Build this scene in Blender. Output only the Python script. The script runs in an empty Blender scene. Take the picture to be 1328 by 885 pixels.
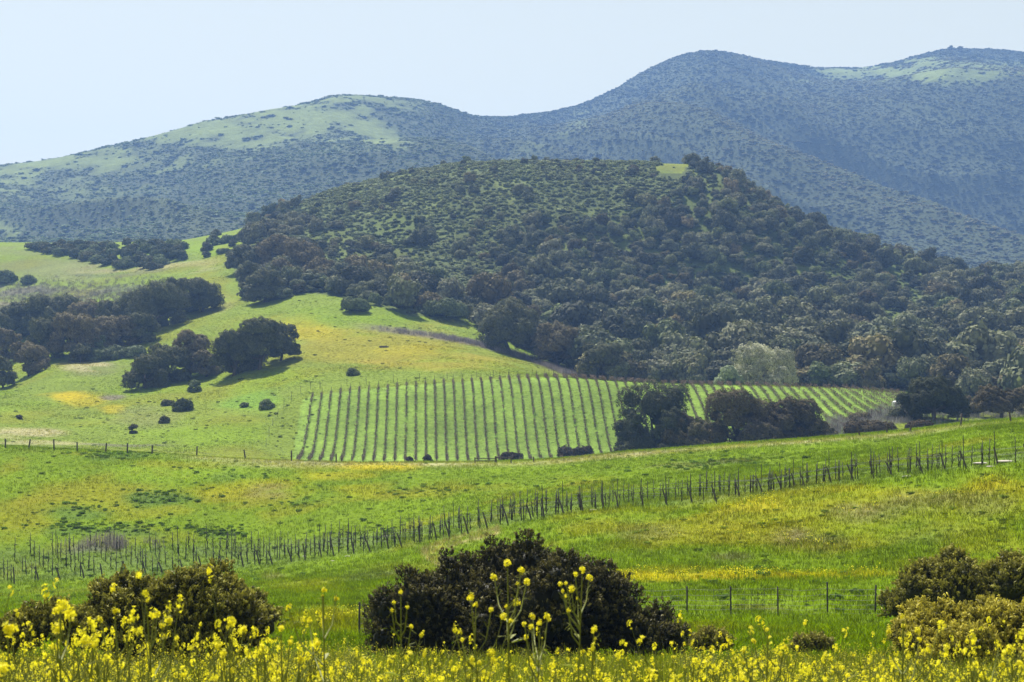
import bpy, math, random
import numpy as np
from mathutils import Vector

# ------------------------------------------------------------------ camera, sky, sun, exposure
scene = bpy.context.scene
COL = scene.collection
PW, PH, F = 1328.0, 885.0, 2200.0
PITCH = math.atan((490.0 - 442.5) / F)
CP, SP = math.cos(PITCH), math.sin(PITCH)
cam_d = bpy.data.cameras.new('camera')
cam = bpy.data.objects.new('camera', cam_d)
COL.objects.link(cam)
cam_d.sensor_width = 36.0
cam_d.lens = 36.0 * F / PW
cam_d.clip_start, cam_d.clip_end = 0.1, 20000.0
cam.location = (0, 0, 0)
cam.rotation_euler = (math.radians(90) + PITCH, 0, 0)
cam_d.dof.use_dof = True
cam_d.dof.focus_distance = 90.0
cam_d.dof.aperture_fstop = 11.0
scene.camera = cam

SUN_ELEV, SUN_AZ = math.radians(57), math.radians(-22)      # azimuth from +Y towards +X
world = bpy.data.worlds.new('World')
scene.world = world
world.use_nodes = True
wn = world.node_tree.nodes
sky = wn.new('ShaderNodeTexSky')
sky.sky_type = 'NISHITA'
sky.sun_disc = False
sky.sun_elevation = SUN_ELEV
sky.sun_rotation = SUN_AZ
sky.altitude = 100
sky.air_density = 1.0
sky.dust_density = 1.6
sky.ozone_density = 1.5
wn['Background'].inputs['Strength'].default_value = 0.060
veil = wn.new('ShaderNodeMix')                              # thin high veil of mist that pales the blue
veil.data_type = 'RGBA'
veil.inputs[7].default_value = (10.2, 9.2, 5.0, 1)
tco, sep, ramp = wn.new('ShaderNodeTexCoord'), wn.new('ShaderNodeSeparateXYZ'), wn.new('ShaderNodeValToRGB')
world.node_tree.links.new(tco.outputs['Generated'], sep.inputs[0])
world.node_tree.links.new(sep.outputs['Z'], ramp.inputs[0])
el = ramp.color_ramp.elements
el[0].position, el[0].color = 0.04, (0.80, 0.80, 0.80, 1)
el[1].position, el[1].color = 0.60, (0.08, 0.08, 0.08, 1)
e_ = el.new(0.23); e_.color = (0.5, 0.5, 0.5, 1)
world.node_tree.links.new(ramp.outputs[0], veil.inputs[0])
world.node_tree.links.new(sky.outputs[0], veil.inputs[6])
world.node_tree.links.new(veil.outputs[2], wn['Background'].inputs['Color'])
sd = bpy.data.lights.new('sun', 'SUN')
sd.energy = 5.0
sd.angle = math.radians(0.5)
sd.color = (1.0, 0.955, 0.90)
sun = bpy.data.objects.new('sun', sd)
COL.objects.link(sun)
sdir = Vector((math.sin(SUN_AZ) * math.cos(SUN_ELEV), math.cos(SUN_AZ) * math.cos(SUN_ELEV), math.sin(SUN_ELEV)))
sun.rotation_euler = sdir.to_track_quat('Z', 'Y').to_euler()
sun.location = (-50, 200, 300)
vs = scene.view_settings
vs.view_transform = 'Standard'
vs.look = 'None'
vs.exposure = 1.05
vs.gamma = 1.0
vs.use_curve_mapping = False
cy = scene.cycles
cy.max_bounces = 5
cy.diffuse_bounces = 3
cy.glossy_bounces = 1
cy.transmission_bounces = 3
cy.transparent_max_bounces = 4
cy.volume_bounces = 0
cy.caustics_reflective = cy.caustics_refractive = False
cy.use_denoising = True
cy.denoiser = 'OPENIMAGEDENOISE'
cy.sample_clamp_indirect = 6.0

# ------------------------------------------------------------------ small maths
rng = np.random.default_rng(11)
random.seed(5)

def ray(px, py):
    a = (np.asarray(px, float) - PW / 2) / F
    b = (PH / 2 - np.asarray(py, float)) / F
    return a / (CP - b * SP), (SP + b * CP) / (CP - b * SP)     # x and z per metre of y

def project(x, y, z):
    yc = y * CP + z * SP
    zc = -y * SP + z * CP
    return PW / 2 + F * x / yc, PH / 2 - F * zc / yc

def hash2(ix, iy, seed):
    h = (ix.astype(np.int64) * 374761393 + iy.astype(np.int64) * 668265263 + seed * 974634777) & 0xFFFFFFFF
    h = ((h ^ (h >> 13)) * 1274126177) & 0xFFFFFFFF
    return ((h ^ (h >> 16)) & 0xFFFFFF) / float(0xFFFFFF)

def vnoise(x, y, seed=0):
    x = np.asarray(x, float); y = np.asarray(y, float)
    ix, iy = np.floor(x), np.floor(y)
    fx, fy = x - ix, y - iy
    fx = fx * fx * fx * (fx * (fx * 6 - 15) + 10); fy = fy * fy * fy * (fy * (fy * 6 - 15) + 10)
    a, b = hash2(ix, iy, seed), hash2(ix + 1, iy, seed)
    c, d = hash2(ix, iy + 1, seed), hash2(ix + 1, iy + 1, seed)
    return (a + (b - a) * fx) * (1 - fy) + (c + (d - c) * fx) * fy

def fbm(x, y, seed=0, octaves=4, gain=0.5):
    t, amp, tot = 0, 1.0, 0.0
    for k in range(octaves):
        t = t + amp * (vnoise(x * 2 ** k + 17.3 * k, y * 2 ** k - 9.1 * k, seed + k) * 2 - 1)
        tot += amp; amp *= gain
    return t / tot

def ridged(x, y, seed=0, octaves=4):
    t, amp, tot = 0, 1.0, 0.0
    for k in range(octaves):
        t = t + amp * (1 - np.abs(vnoise(x * 2 ** k + 5.7 * k, y * 2 ** k + 3.1 * k, seed + k) * 2 - 1) * 2)
        tot += amp; amp *= 0.5
    return t / tot

def pchip(x, y, q):
    """monotone cubic through (x, y), constant outside"""
    x = np.asarray(x, float); y = np.asarray(y, float); q = np.clip(q, x[0], x[-1])
    if len(x) == 2:
        return np.interp(q, x, y)
    h = np.diff(x); d = np.diff(y) / h
    m = np.zeros_like(y)
    w1 = 2 * h[1:] + h[:-1]; w2 = h[1:] + 2 * h[:-1]
    ok = d[:-1] * d[1:] > 0
    with np.errstate(divide='ignore', invalid='ignore'):
        hm = (w1 + w2) / (w1 / d[:-1] + w2 / d[1:])
    m[1:-1] = np.where(ok, hm, 0)
    m[0], m[-1] = d[0], d[-1]
    k = np.clip(np.searchsorted(x, q) - 1, 0, len(x) - 2)
    t = (q - x[k]) / h[k]
    t2, t3 = t * t, t * t * t
    return ((2 * t3 - 3 * t2 + 1) * y[k] + (t3 - 2 * t2 + t) * h[k] * m[k] + (-2 * t3 + 3 * t2) * y[k + 1] + (t3 - t2) * h[k] * m[k + 1])

def smooth(t, a, b):
    t = np.clip((t - a) / (b - a), 0, 1)
    return t * t * (3 - 2 * t)

def inside(px, py, poly):
    n = len(poly); r = np.zeros(np.shape(px), bool)
    for i in range(n):
        x0, y0 = poly[i]; x1, y1 = poly[(i + 1) % n]
        if y0 == y1:
            continue
        c = ((y0 > py) != (y1 > py)) & (px < (x1 - x0) * (py - y0) / (y1 - y0) + x0)
        r ^= c
    return r

# ------------------------------------------------------------------ scene bookkeeping
def tag(o, label=None, cat=None, group=None, kind=None):
    if label: o['label'] = label
    if cat: o['category'] = cat
    if group: o['group'] = group
    if kind: o['kind'] = kind
    return o

def link(o, parent=None):
    COL.objects.link(o)
    if parent is not None:
        o.parent = parent
    return o

def mesh_np(name, V, Q, mats=(), mi=None, smooth_shade=False):
    """V (n,3), Q (m,4) or (m,3) -> mesh"""
    me = bpy.data.meshes.new(name)
    V = np.ascontiguousarray(V, np.float32); Q = np.ascontiguousarray(Q, np.int32)
    me.vertices.add(len(V)); me.vertices.foreach_set('co', V.ravel())
    k = Q.shape[1]
    me.loops.add(Q.size); me.loops.foreach_set('vertex_index', Q.ravel())
    me.polygons.add(len(Q)); me.polygons.foreach_set('loop_start', np.arange(0, Q.size, k, dtype=np.int32))
    for m in mats: me.materials.append(m)
    if mi is not None: me.polygons.foreach_set('material_index', np.ascontiguousarray(mi, np.int32))
    if smooth_shade: me.polygons.foreach_set('use_smooth', np.ones(len(Q), bool))
    me.update(calc_edges=True)
    return me

def fattr(me, name, vals, typ='FLOAT', dom='POINT'):
    a = me.attributes.new(name, typ, dom)
    v = np.ascontiguousarray(vals, np.float32)
    if typ == 'FLOAT': a.data.foreach_set('value', v.ravel())
    elif typ == 'FLOAT_COLOR': a.data.foreach_set('color', v.ravel())
    elif typ == 'FLOAT_VECTOR': a.data.foreach_set('vector', v.ravel())

# ------------------------------------------------------------------ materials
def new_mat(name):
    m = bpy.data.materials.new(name); m.use_nodes = True
    nt = m.node_tree; nt.nodes.clear()
    out = nt.nodes.new('ShaderNodeOutputMaterial')
    return m, nt, out

def nd(nt, typ, **kw):
    n = nt.nodes.new(typ)
    for k, v in kw.items(): setattr(n, k, v)
    return n

def mathn(nt, op, a, b=None, clamp=False):
    n = nd(nt, 'ShaderNodeMath', operation=op, use_clamp=clamp)
    for i, s in enumerate((a, b)):
        if s is None: continue
        if isinstance(s, (int, float)): n.inputs[i].default_value = s
        else: nt.links.new(s, n.inputs[i])
    return n.outputs[0]

def scale_col(nt, col, fac):
    n = nd(nt, 'ShaderNodeVectorMath', operation='SCALE')
    nt.links.new(col, n.inputs[0])
    if isinstance(fac, (int, float)): n.inputs['Scale'].default_value = fac
    else: nt.links.new(fac, n.inputs['Scale'])
    return n.outputs[0]

def noise_tex(nt, scale, detail=4, rough=0.55, vec=None):
    n = nd(nt, 'ShaderNodeTexNoise')
    n.inputs['Scale'].default_value = scale; n.inputs['Detail'].default_value = detail; n.inputs['Roughness'].default_value = rough
    if vec is not None: nt.links.new(vec, n.inputs['Vector'])
    return n.outputs['Fac']

def leaf_mat(name, source, var=0.7, trans=0.35, rough=0.7, hue=(1.0, 1.0, 1.0), spec=0.15):
    """foliage: colour from the object colour ('object') or from the instance attribute ('tint'); each leaf its own value"""
    m, nt, out = new_mat(name)
    if source == 'object':
        col = nd(nt, 'ShaderNodeObjectInfo').outputs['Color']
    elif source == 'instance':
        col = nd(nt, 'ShaderNodeAttribute', attribute_type='INSTANCER', attribute_name='tint').outputs['Color']
    else:
        r = nd(nt, 'ShaderNodeRGB'); r.outputs[0].default_value = (*source, 1); col = r.outputs[0]
    v = nd(nt, 'ShaderNodeAttribute', attribute_name='v').outputs['Fac']
    f = mathn(nt, 'MULTIPLY_ADD', v, var); nt.nodes[-1].inputs[2].default_value = 1 - var / 2
    c = scale_col(nt, col, f)
    p = nd(nt, 'ShaderNodeBsdfPrincipled')
    nt.links.new(c, p.inputs['Base Color'])
    p.inputs['Roughness'].default_value = rough
    p.inputs['Specular IOR Level'].default_value = spec
    t = nd(nt, 'ShaderNodeBsdfTranslucent')
    tc = nd(nt, 'ShaderNodeVectorMath', operation='MULTIPLY'); nt.links.new(c, tc.inputs[0]); tc.inputs[1].default_value = hue
    nt.links.new(tc.outputs[0], t.inputs['Color'])
    mx = nd(nt, 'ShaderNodeMixShader'); mx.inputs[0].default_value = trans
    nt.links.new(p.outputs[0], mx.inputs[1]); nt.links.new(t.outputs[0], mx.inputs[2])
    nt.links.new(mx.outputs[0], out.inputs[0])
    return m

def plain_mat(name, base, rough=0.8, var=0.5, scale=12.0, bump=0.3, stretch=(1, 1, 1), spec=0.2):
    m, nt, out = new_mat(name)
    tc = nd(nt, 'ShaderNodeTexCoord')
    mp = nd(nt, 'ShaderNodeMapping'); mp.inputs['Scale'].default_value = stretch
    nt.links.new(tc.outputs['Object'], mp.inputs[0])
    n = noise_tex(nt, scale, 5, 0.6, mp.outputs[0])
    f = mathn(nt, 'MULTIPLY_ADD', n, var * 2); nt.nodes[-1].inputs[2].default_value = 1 - var
    r = nd(nt, 'ShaderNodeRGB'); r.outputs[0].default_value = (*base, 1)
    c = scale_col(nt, r.outputs[0], f)
    p = nd(nt, 'ShaderNodeBsdfPrincipled'); nt.links.new(c, p.inputs['Base Color'])
    p.inputs['Roughness'].default_value = rough; p.inputs['Specular IOR Level'].default_value = spec
    b = nd(nt, 'ShaderNodeBump'); b.inputs['Strength'].default_value = bump; b.inputs['Distance'].default_value = 0.02
    nt.links.new(n, b.inputs['Height']); nt.links.new(b.outputs[0], p.inputs['Normal'])
    nt.links.new(p.outputs[0], out.inputs[0])
    return m

def ground_mat(name, fine, coarse, bump_d, var=0.55):
    """land cover colour from the sheet's own attribute, broken up by noise of two sizes"""
    m, nt, out = new_mat(name)
    col = nd(nt, 'ShaderNodeAttribute', attribute_name='cover').outputs['Color']
    tc = nd(nt, 'ShaderNodeTexCoord').outputs['Object']
    n1 = noise_tex(nt, fine, 5, 0.65, tc); n2 = noise_tex(nt, coarse, 4, 0.55, tc)
    f = mathn(nt, 'MULTIPLY_ADD', n1, var * 2); nt.nodes[-1].inputs[2].default_value = 1 - var
    g = mathn(nt, 'MULTIPLY_ADD', n2, 0.6); nt.nodes[-1].inputs[2].default_value = 0.7
    c = scale_col(nt, col, mathn(nt, 'MULTIPLY', f, g))
    p = nd(nt, 'ShaderNodeBsdfPrincipled'); nt.links.new(c, p.inputs['Base Color'])
    p.inputs['Roughness'].default_value = 0.95; p.inputs['Specular IOR Level'].default_value = 0.05
    b = nd(nt, 'ShaderNodeBump'); b.inputs['Strength'].default_value = 0.8; b.inputs['Distance'].default_value = bump_d
    nt.links.new(n1, b.inputs['Height']); nt.links.new(b.outputs[0], p.inputs['Normal'])
    nt.links.new(p.outputs[0], out.inputs[0])
    return m

# ------------------------------------------------------------------ terrain: three sheets that meet in hidden valleys
UC = 12.0       # sheets fan out: x = u * (y + UC)

class Sheet:
    """a height sheet over (u, log y).  curves: list of control lines, each [(px, py or None, D, z or None), ...] near to far"""
    def __init__(self, curves, d0, d1, nd_, u0, u1, nu, bump):
        self.u = np.linspace(u0, u1, nu); self.l = np.linspace(math.log(d0 + UC), math.log(d1 + UC), nd_)
        self.D = np.exp(self.l) - UC
        K = len(curves)
        Dk = np.zeros((K, nu)); Zk = np.zeros((K, nu))
        for k, c in enumerate(curves):
            us, ds, zs = [], [], []
            for (px, py, D, z) in c:
                if z is None:
                    a, b = ray(px, py); z = float(b) * D; x = float(a) * D
                else:
                    x = (px - PW / 2) / F * D
                us.append(x / (D + UC)); ds.append(D); zs.append(z)
            if len(us) == 1: Dk[k], Zk[k] = ds[0], zs[0]
            else: Dk[k], Zk[k] = pchip(us, ds, self.u), pchip(us, zs, self.u)
        self.Z = np.zeros((nd_, nu))
        for j in range(nu):
            self.Z[:, j] = pchip(Dk[:, j], Zk[:, j], self.D)
        self.X = self.u[None, :] * (self.D[:, None] + UC)
        self.Y = np.repeat(self.D[:, None], nu, 1)
        self.Dk = Dk
        self.Z += bump(self.X, self.Y, self)
    def z(self, x, y):
        x = np.asarray(x, float); y = np.asarray(y, float)
        fi = (np.log(np.maximum(y + UC, 1e-3)) - self.l[0]) / (self.l[1] - self.l[0])
        fj = (x / (y + UC) - self.u[0]) / (self.u[1] - self.u[0])
        fi = np.clip(fi, 0, len(self.l) - 1.001); fj = np.clip(fj, 0, len(self.u) - 1.001)
        i, j = fi.astype(int), fj.astype(int); a, b = fi - i, fj - j
        Z = self.Z
        return (Z[i, j] * (1 - b) + Z[i, j + 1] * b) * (1 - a) + (Z[i + 1, j] * (1 - b) + Z[i + 1, j + 1] * b) * a
    def hit(self, px, py, dmin=None, dmax=None):
        """first ground point the sight line through the pixel meets on this sheet"""
        dmin = dmin or max(self.D[0], 1.0); dmax = dmax or self.D[-1]
        D = np.exp(np.linspace(math.log(dmin), math.log(dmax), 1500))
        a, b = ray(px, py)
        h = b * D - self.z(a * D, D)
        k = np.nonzero(h < 0)[0]
        i = k[0] if len(k) else int(np.argmin(h))
        d = D[i]
        return float(a * d), float(d), float(self.z(a * d, d))
    def obj(self, name, mat, cover):
        n, m = self.X.shape
        V = np.stack([self.X, self.Y, self.Z], -1).reshape(-1, 3)
        i = np.arange((n - 1) * m).reshape(n - 1, m)[:, :-1].ravel()
        me = mesh_np(name, V, np.stack([i, i + 1, i + m + 1, i + m], -1), [mat], None, True)
        c = np.ones((len(V), 4), np.float32); c[:, :3] = cover
        fattr(me, 'cover', c, 'FLOAT_COLOR')
        o = link(bpy.data.objects.new(name, me)); o['kind'] = 'structure'
        return o

def L(D, *pts):                     # a control line at one distance
    return [(px, py, D, None) for px, py in pts]
def Lz(D, z): return [(664, None, D, z)]

# --- near field, down from the roadside and up to the ridge track
RIDGE = [(-700, 560, 270), (-300, 568, 265), (0, 577, 262), (100, 583, 260), (200, 588, 258), (300, 594, 255), (400, 598, 252), (480, 600, 250), (560, 600, 248), (700, 597, 244), (800, 588, 240),
         (900, 580, 235), (1000, 573, 230), (1100, 566, 224), (1200, 557, 218), (1260, 549, 214), (1328, 545, 210), (1500, 535, 205), (2028, 520, 200)]
FRONT = [(-700, 790, 180), (-200, 766, 177), (0, 757, 175), (220, 745, 174), (345, 733, 172), (430, 722, 168), (520, 711, 163), (600, 694, 158), (707, 671, 152), (774, 661, 149), (877, 655, 144), (962, 645, 140), (1059, 629, 136),
         (1149, 620, 132), (1240, 611, 128), (1327, 599, 124), (1600, 570, 115), (2028, 545, 108)]
fld = [Lz(-11, -1.5), Lz(0.5, -1.6), Lz(3, -1.85), Lz(6, -2.3), Lz(8, -2.7), Lz(15, -3.75), Lz(30, -5.9),
       L(45, (-700, 880), (0, 872), (300, 868), (664, 866), (1000, 866), (1328, 862), (2028, 840)),
       L(62, (-700, 850), (0, 842), (400, 838), (664, 838), (1000, 836), (1328, 830), (2028, 800)),
       L(80, (-700, 828), (0, 818), (400, 810), (664, 804), (850, 799), (1000, 798), (1160, 797), (1328, 785), (2028, 730)),
       L(100, (-700, 812), (0, 797), (400, 780), (664, 760), (850, 748), (1000, 743), (1160, 730), (1328, 700), (2028, 640)),
       [(a, b, c, None) for a, b, c in FRONT],
       [(a, b - 0.30 * (b - RIDGE_Y), c + 0.22 * (RIDGE_D - c), None) for a, b, c in FRONT
        for RIDGE_Y, RIDGE_D in [(np.interp(a, [r[0] for r in RIDGE], [r[1] for r in RIDGE]), np.interp(a, [r[0] for r in RIDGE], [r[2] for r in RIDGE]))]],
       [(a, b + 1.0, c, None) for a, b, c in RIDGE],
       [(a, None, 300, z) for a, z in ((-700, -19), (0, -19), (400, -21), (800, -18), (1100, -13), (1328, -10), (2028, -8))],
       [(a, None, 345, z) for a, z in ((-700, -28), (0, -28), (400, -29), (800, -27), (1100, -22), (1328, -19), (2028, -18))]]
def field_bump(x, y, s):
    w = smooth(y, 20, 60)
    f = 0.55 * fbm(x / 26, y / 26, 3, 4) + 0.16 * fbm(x / 3.5, y / 3.5, 9, 3)
    return f * w * (1 - 0.8 * smooth(y, 195, 215) * (1 - smooth(y, 262, 290))) + 0.05 * fbm(x / 1.5, y / 1.5, 5, 2)
field = Sheet(fld, -11.0, 345, 560, -0.60, 0.60, 800, field_bump)

# --- rolling pasture, far vineyard slope and the wooded hill
hil = [[(a, None, 305, z) for a, z in ((-700, -30), (0, -30), (400, -31), (800, -30), (1100, -26), (1328, -24), (2028, -22))],
       L(345, (-700, 585), (0, 600), (150, 602), (250, 606), (330, 612), (420, 618), (600, 622), (800, 615), (1000, 600), (1100, 588), (1250, 565), (1328, 560), (2028, 545)),
       L(388, (-700, 560), (0, 562), (100, 572), (200, 574), (300, 573), (390, 594), (500, 597), (600, 598), (700, 598), (800, 594), (900, 572), (1000, 560), (1070, 550), (1170, 534), (1250, 540), (1328, 543), (2028, 540)),
       [(-700, 530, 450, None), (0, 530, 440, None), (100, 545, 436, None), (200, 538, 432, None), (300, 530, 432, None), (390, 519, 430, None), (430, 509, 432, None), (500, 502, 433, None), (600, 497, 433, None), (700, 492, 432, None), (740, 491, 431, None),
        (800, 495, 430, None), (900, 499, 430, None), (1000, 501, 430, None), (1100, 504, 430, None), (1170, 511, 430, None), (1250, 528, 430, None), (1328, 533, 430, None), (2028, 530, 430, None)],
       [(-700, 505, 520, None), (0, 503, 520, None), (80, 488, 510, None), (160, 500, 500, None), (250, 500, 490, None), (330, 478, 490, None), (400, 468, 490, None), (480, 465, 490, None), (560, 466, 480, None), (640, 474, 478, None), (700, 484, 476, None), (760, 493, 470, None),
        (830, 505, 475, None), (900, 512, 480, None), (1000, 512, 480, None), (1100, 512, 480, None), (1250, 515, 490, None), (1328, 520, 490, None), (2028, 520, 490, None)],
       [(-700, 440, 640, None), (0, 450, 620, None), (100, 440, 610, None), (200, 428, 600, None), (280, 415, 590, None), (340, 405, 590, None), (400, 392, 590, None), (460, 396, 580, None), (540, 414, 570, None), (620, 437, 560, None), (700, 465, 555, None), (760, 480, 552, None),
        (850, 478, 552, None), (1000, 478, 552, None), (1150, 482, 552, None), (1328, 480, 560, None), (2028, 480, 560, None)],
       [(-700, 352, 780, None), (0, 366, 760, None), (100, 362, 750, None), (200, 352, 745, None), (300, 338, 740, None), (400, 322, 730, None), (480, 325, 720, None), (560, 330, 710, None), (640, 335, 705, None), (760, 350, 700, None), (900, 372, 700, None), (1050, 395, 690, None),
        (1200, 412, 690, None), (1328, 420, 700, None), (2028, 430, 700, None)],
       [(-700, 312, 930, None), (0, 316, 920, None), (100, 317, 920, None), (220, 316, 920, None), (270, 309, 925, None), (320, 298, 930, None), (370, 276, 930, None), (420, 253, 920, None), (480, 236, 910, None), (540, 221, 900, None), (600, 215, 880, None), (700, 213, 870, None), (800, 211, 860, None),
        (880, 212, 855, None), (930, 217, 850, None), (980, 252, 850, None), (1040, 290, 850, None), (1100, 317, 850, None), (1160, 335, 850, None), (1220, 349, 850, None), (1280, 360, 850, None), (1328, 358, 860, None), (1450, 340, 880, None), (2028, 330, 900, None)],
       [(-700, None, 1010, 60), (0, None, 1010, 62), (320, None, 1010, 72), (420, None, 1010, 95), (600, None, 1010, 120), (900, None, 1010, 112), (1100, None, 1010, 60), (1328, None, 1010, 40), (2028, None, 1010, 40)],
       [(-700, None, 1250, 20), (664, None, 1250, 20), (2028, None, 1250, 0)]]
def hill_bump(x, y, s):
    px = PW / 2 + F * x / y
    left = 1 - smooth(px, 330, 430)
    w = smooth(y, 420, 520)
    top = 1 - smooth(y, 770, 850) * (0.65 + 0.35 * left)
    f = 4.5 * fbm(x / 95, y / 95, 21, 3) * smooth(y, 480, 640) * top
    f = f + 0.9 * fbm(x / 24, y / 24, 31, 3) * (0.25 + 0.75 * w) * (0.3 + 0.7 * top)
    f = f * (1 - 0.85 * smooth(px, 340, 400) * smooth(y, 345, 365) * (1 - smooth(y, 440, 480)))
    draw = 7 * np.exp(-(((x + 250) / 70) ** 2)) * smooth(y, 600, 700) * (1 - smooth(y, 780, 860))
    return f - draw
hills = Sheet(hil, 305, 1250, 560, -0.62, 0.62, 900, hill_bump)

# --- the mountains
SKY = [(-700, 330, 2100), (-400, 285, 2150), (-150, 238, 2200), (0, 216, 2200), (50, 210, 2200), (100, 200, 2200), (150, 188, 2200), (200, 176, 2200), (250, 163, 2200), (300, 153, 2220), (350, 142, 2240), (400, 134, 2260), (430, 127, 2280), (460, 125, 2300),
       (500, 128, 2320), (540, 131, 2350), (580, 141, 2420), (610, 151, 2520), (640, 153, 2640), (680, 149, 2760), (720, 142, 2860), (760, 132, 2900), (800, 116, 2920), (830, 98, 2920), (860, 83, 2920), (890, 72, 2900), (920, 68, 2900), (960, 73, 2920), (1000, 81, 2960),
       (1050, 90, 3040), (1080, 91, 3100), (1130, 89, 3150), (1160, 83, 3150), (1200, 72, 3120), (1240, 65, 3100), (1280, 66, 3100), (1328, 70, 3100), (1420, 85, 3100), (1600, 120, 3000), (2028, 230, 2900)]
mtn = [[(-700, None, 1150, 10), (664, None, 1150, 10), (2028, None, 1150, -10)],
       L(1400, (-700, 325), (0, 318), (200, 312), (330, 300), (500, 290), (700, 300), (1000, 330), (1328, 372), (2028, 380)),
       L(1750, (-700, 318), (0, 290), (200, 262), (330, 235), (460, 215), (560, 222), (640, 250), (800, 280), (1000, 300), (1200, 318), (1328, 330), (2028, 340)),
       [(a, b + 0.30 * (310 - b), 1750 + 0.52 * (c - 1750), None) for a, b, c in SKY],
       [(a, b, c, None) for a, b, c in SKY],
       [(a, b + 22, c + 350, None) for a, b, c in SKY],
       Lz(4300, 60)]
def spurs(x, y):                                    # spurs run down to the left, gullies between them
    w = 120 * fbm(x / 500, y / 500, 45, 2)
    return ridged((x + 0.60 * (y - 2000) + w) / 470, (y + w) / 1600, 41, 4)
def mtn_bump(x, y, s):
    u = x / (y + UC)
    sk = np.interp(np.clip(u, s.u[0], s.u[-1]), s.u, s.Dk[4])
    t = (y - 1150) / (sk - 1150)
    body = smooth(t, 0.12, 0.5) * (0.28 + 0.72 * smooth(u, -0.12, 0.02)) * (1 - 0.95 * smooth(t, 0.55, 0.93))
    body = np.where(t > 1.03, 0.2, body)
    r = spurs(x, y)
    f = 290 * (r - 0.15) * body
    f = f + 13 * fbm(x / 120, y / 120, 51, 4) * (0.15 + 0.85 * body)
    crest = np.max(np.where(y > 1500, s.Z / y, -9), axis=0)[None, :]          # no spur stands above the ridge behind it
    room = np.maximum(crest * y - s.Z, 0.0) + 3.0
    return np.where(f > 0, f * room / (room + f), f)
mtns = Sheet(mtn, 1150, 4300, 420, -0.70, 0.70, 1100, mtn_bump)
# ------------------------------------------------------------------ land cover colours
G_ = (0.108, 0.166, 0.002); Y_ = (0.36, 0.29, 0.004); O_ = (0.170, 0.170, 0.004); B_ = (0.12, 0.095, 0.055)
P_ = (0.125, 0.105, 0.095); W_ = (0.33, 0.29, 0.16); K_ = (0.055, 0.105, 0.014); L_ = (0.142, 0.215, 0.006); S_ = (0.15, 0.165, 0.055)

def paint(px, py, x, y, base, blobs, warp, wscale, ragged=0.35, edge_a=0.45, edge_b=1.15):
    """land cover: plants of another colour growing in patches, with ragged edges"""
    c = np.empty(px.shape + (3,)); c[...] = base
    wx = fbm(x / wscale, y / wscale, 71, 4); wy = fbm(x / wscale + 40, y / wscale, 77, 4)
    edge = fbm(x / (wscale * 0.22), y / (wscale * 0.22), 83, 4)
    for (bx, by, rx, ry, col, s) in blobs:
        d = np.hypot((px + warp * wx * 2.5 - bx) / rx, (py + warp * wy - by) / ry) + ragged * edge
        m = (s * (1 - smooth(d, edge_a, edge_b)))[..., None]
        c = c * (1 - m) + np.array(col) * m
    return c

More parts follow.
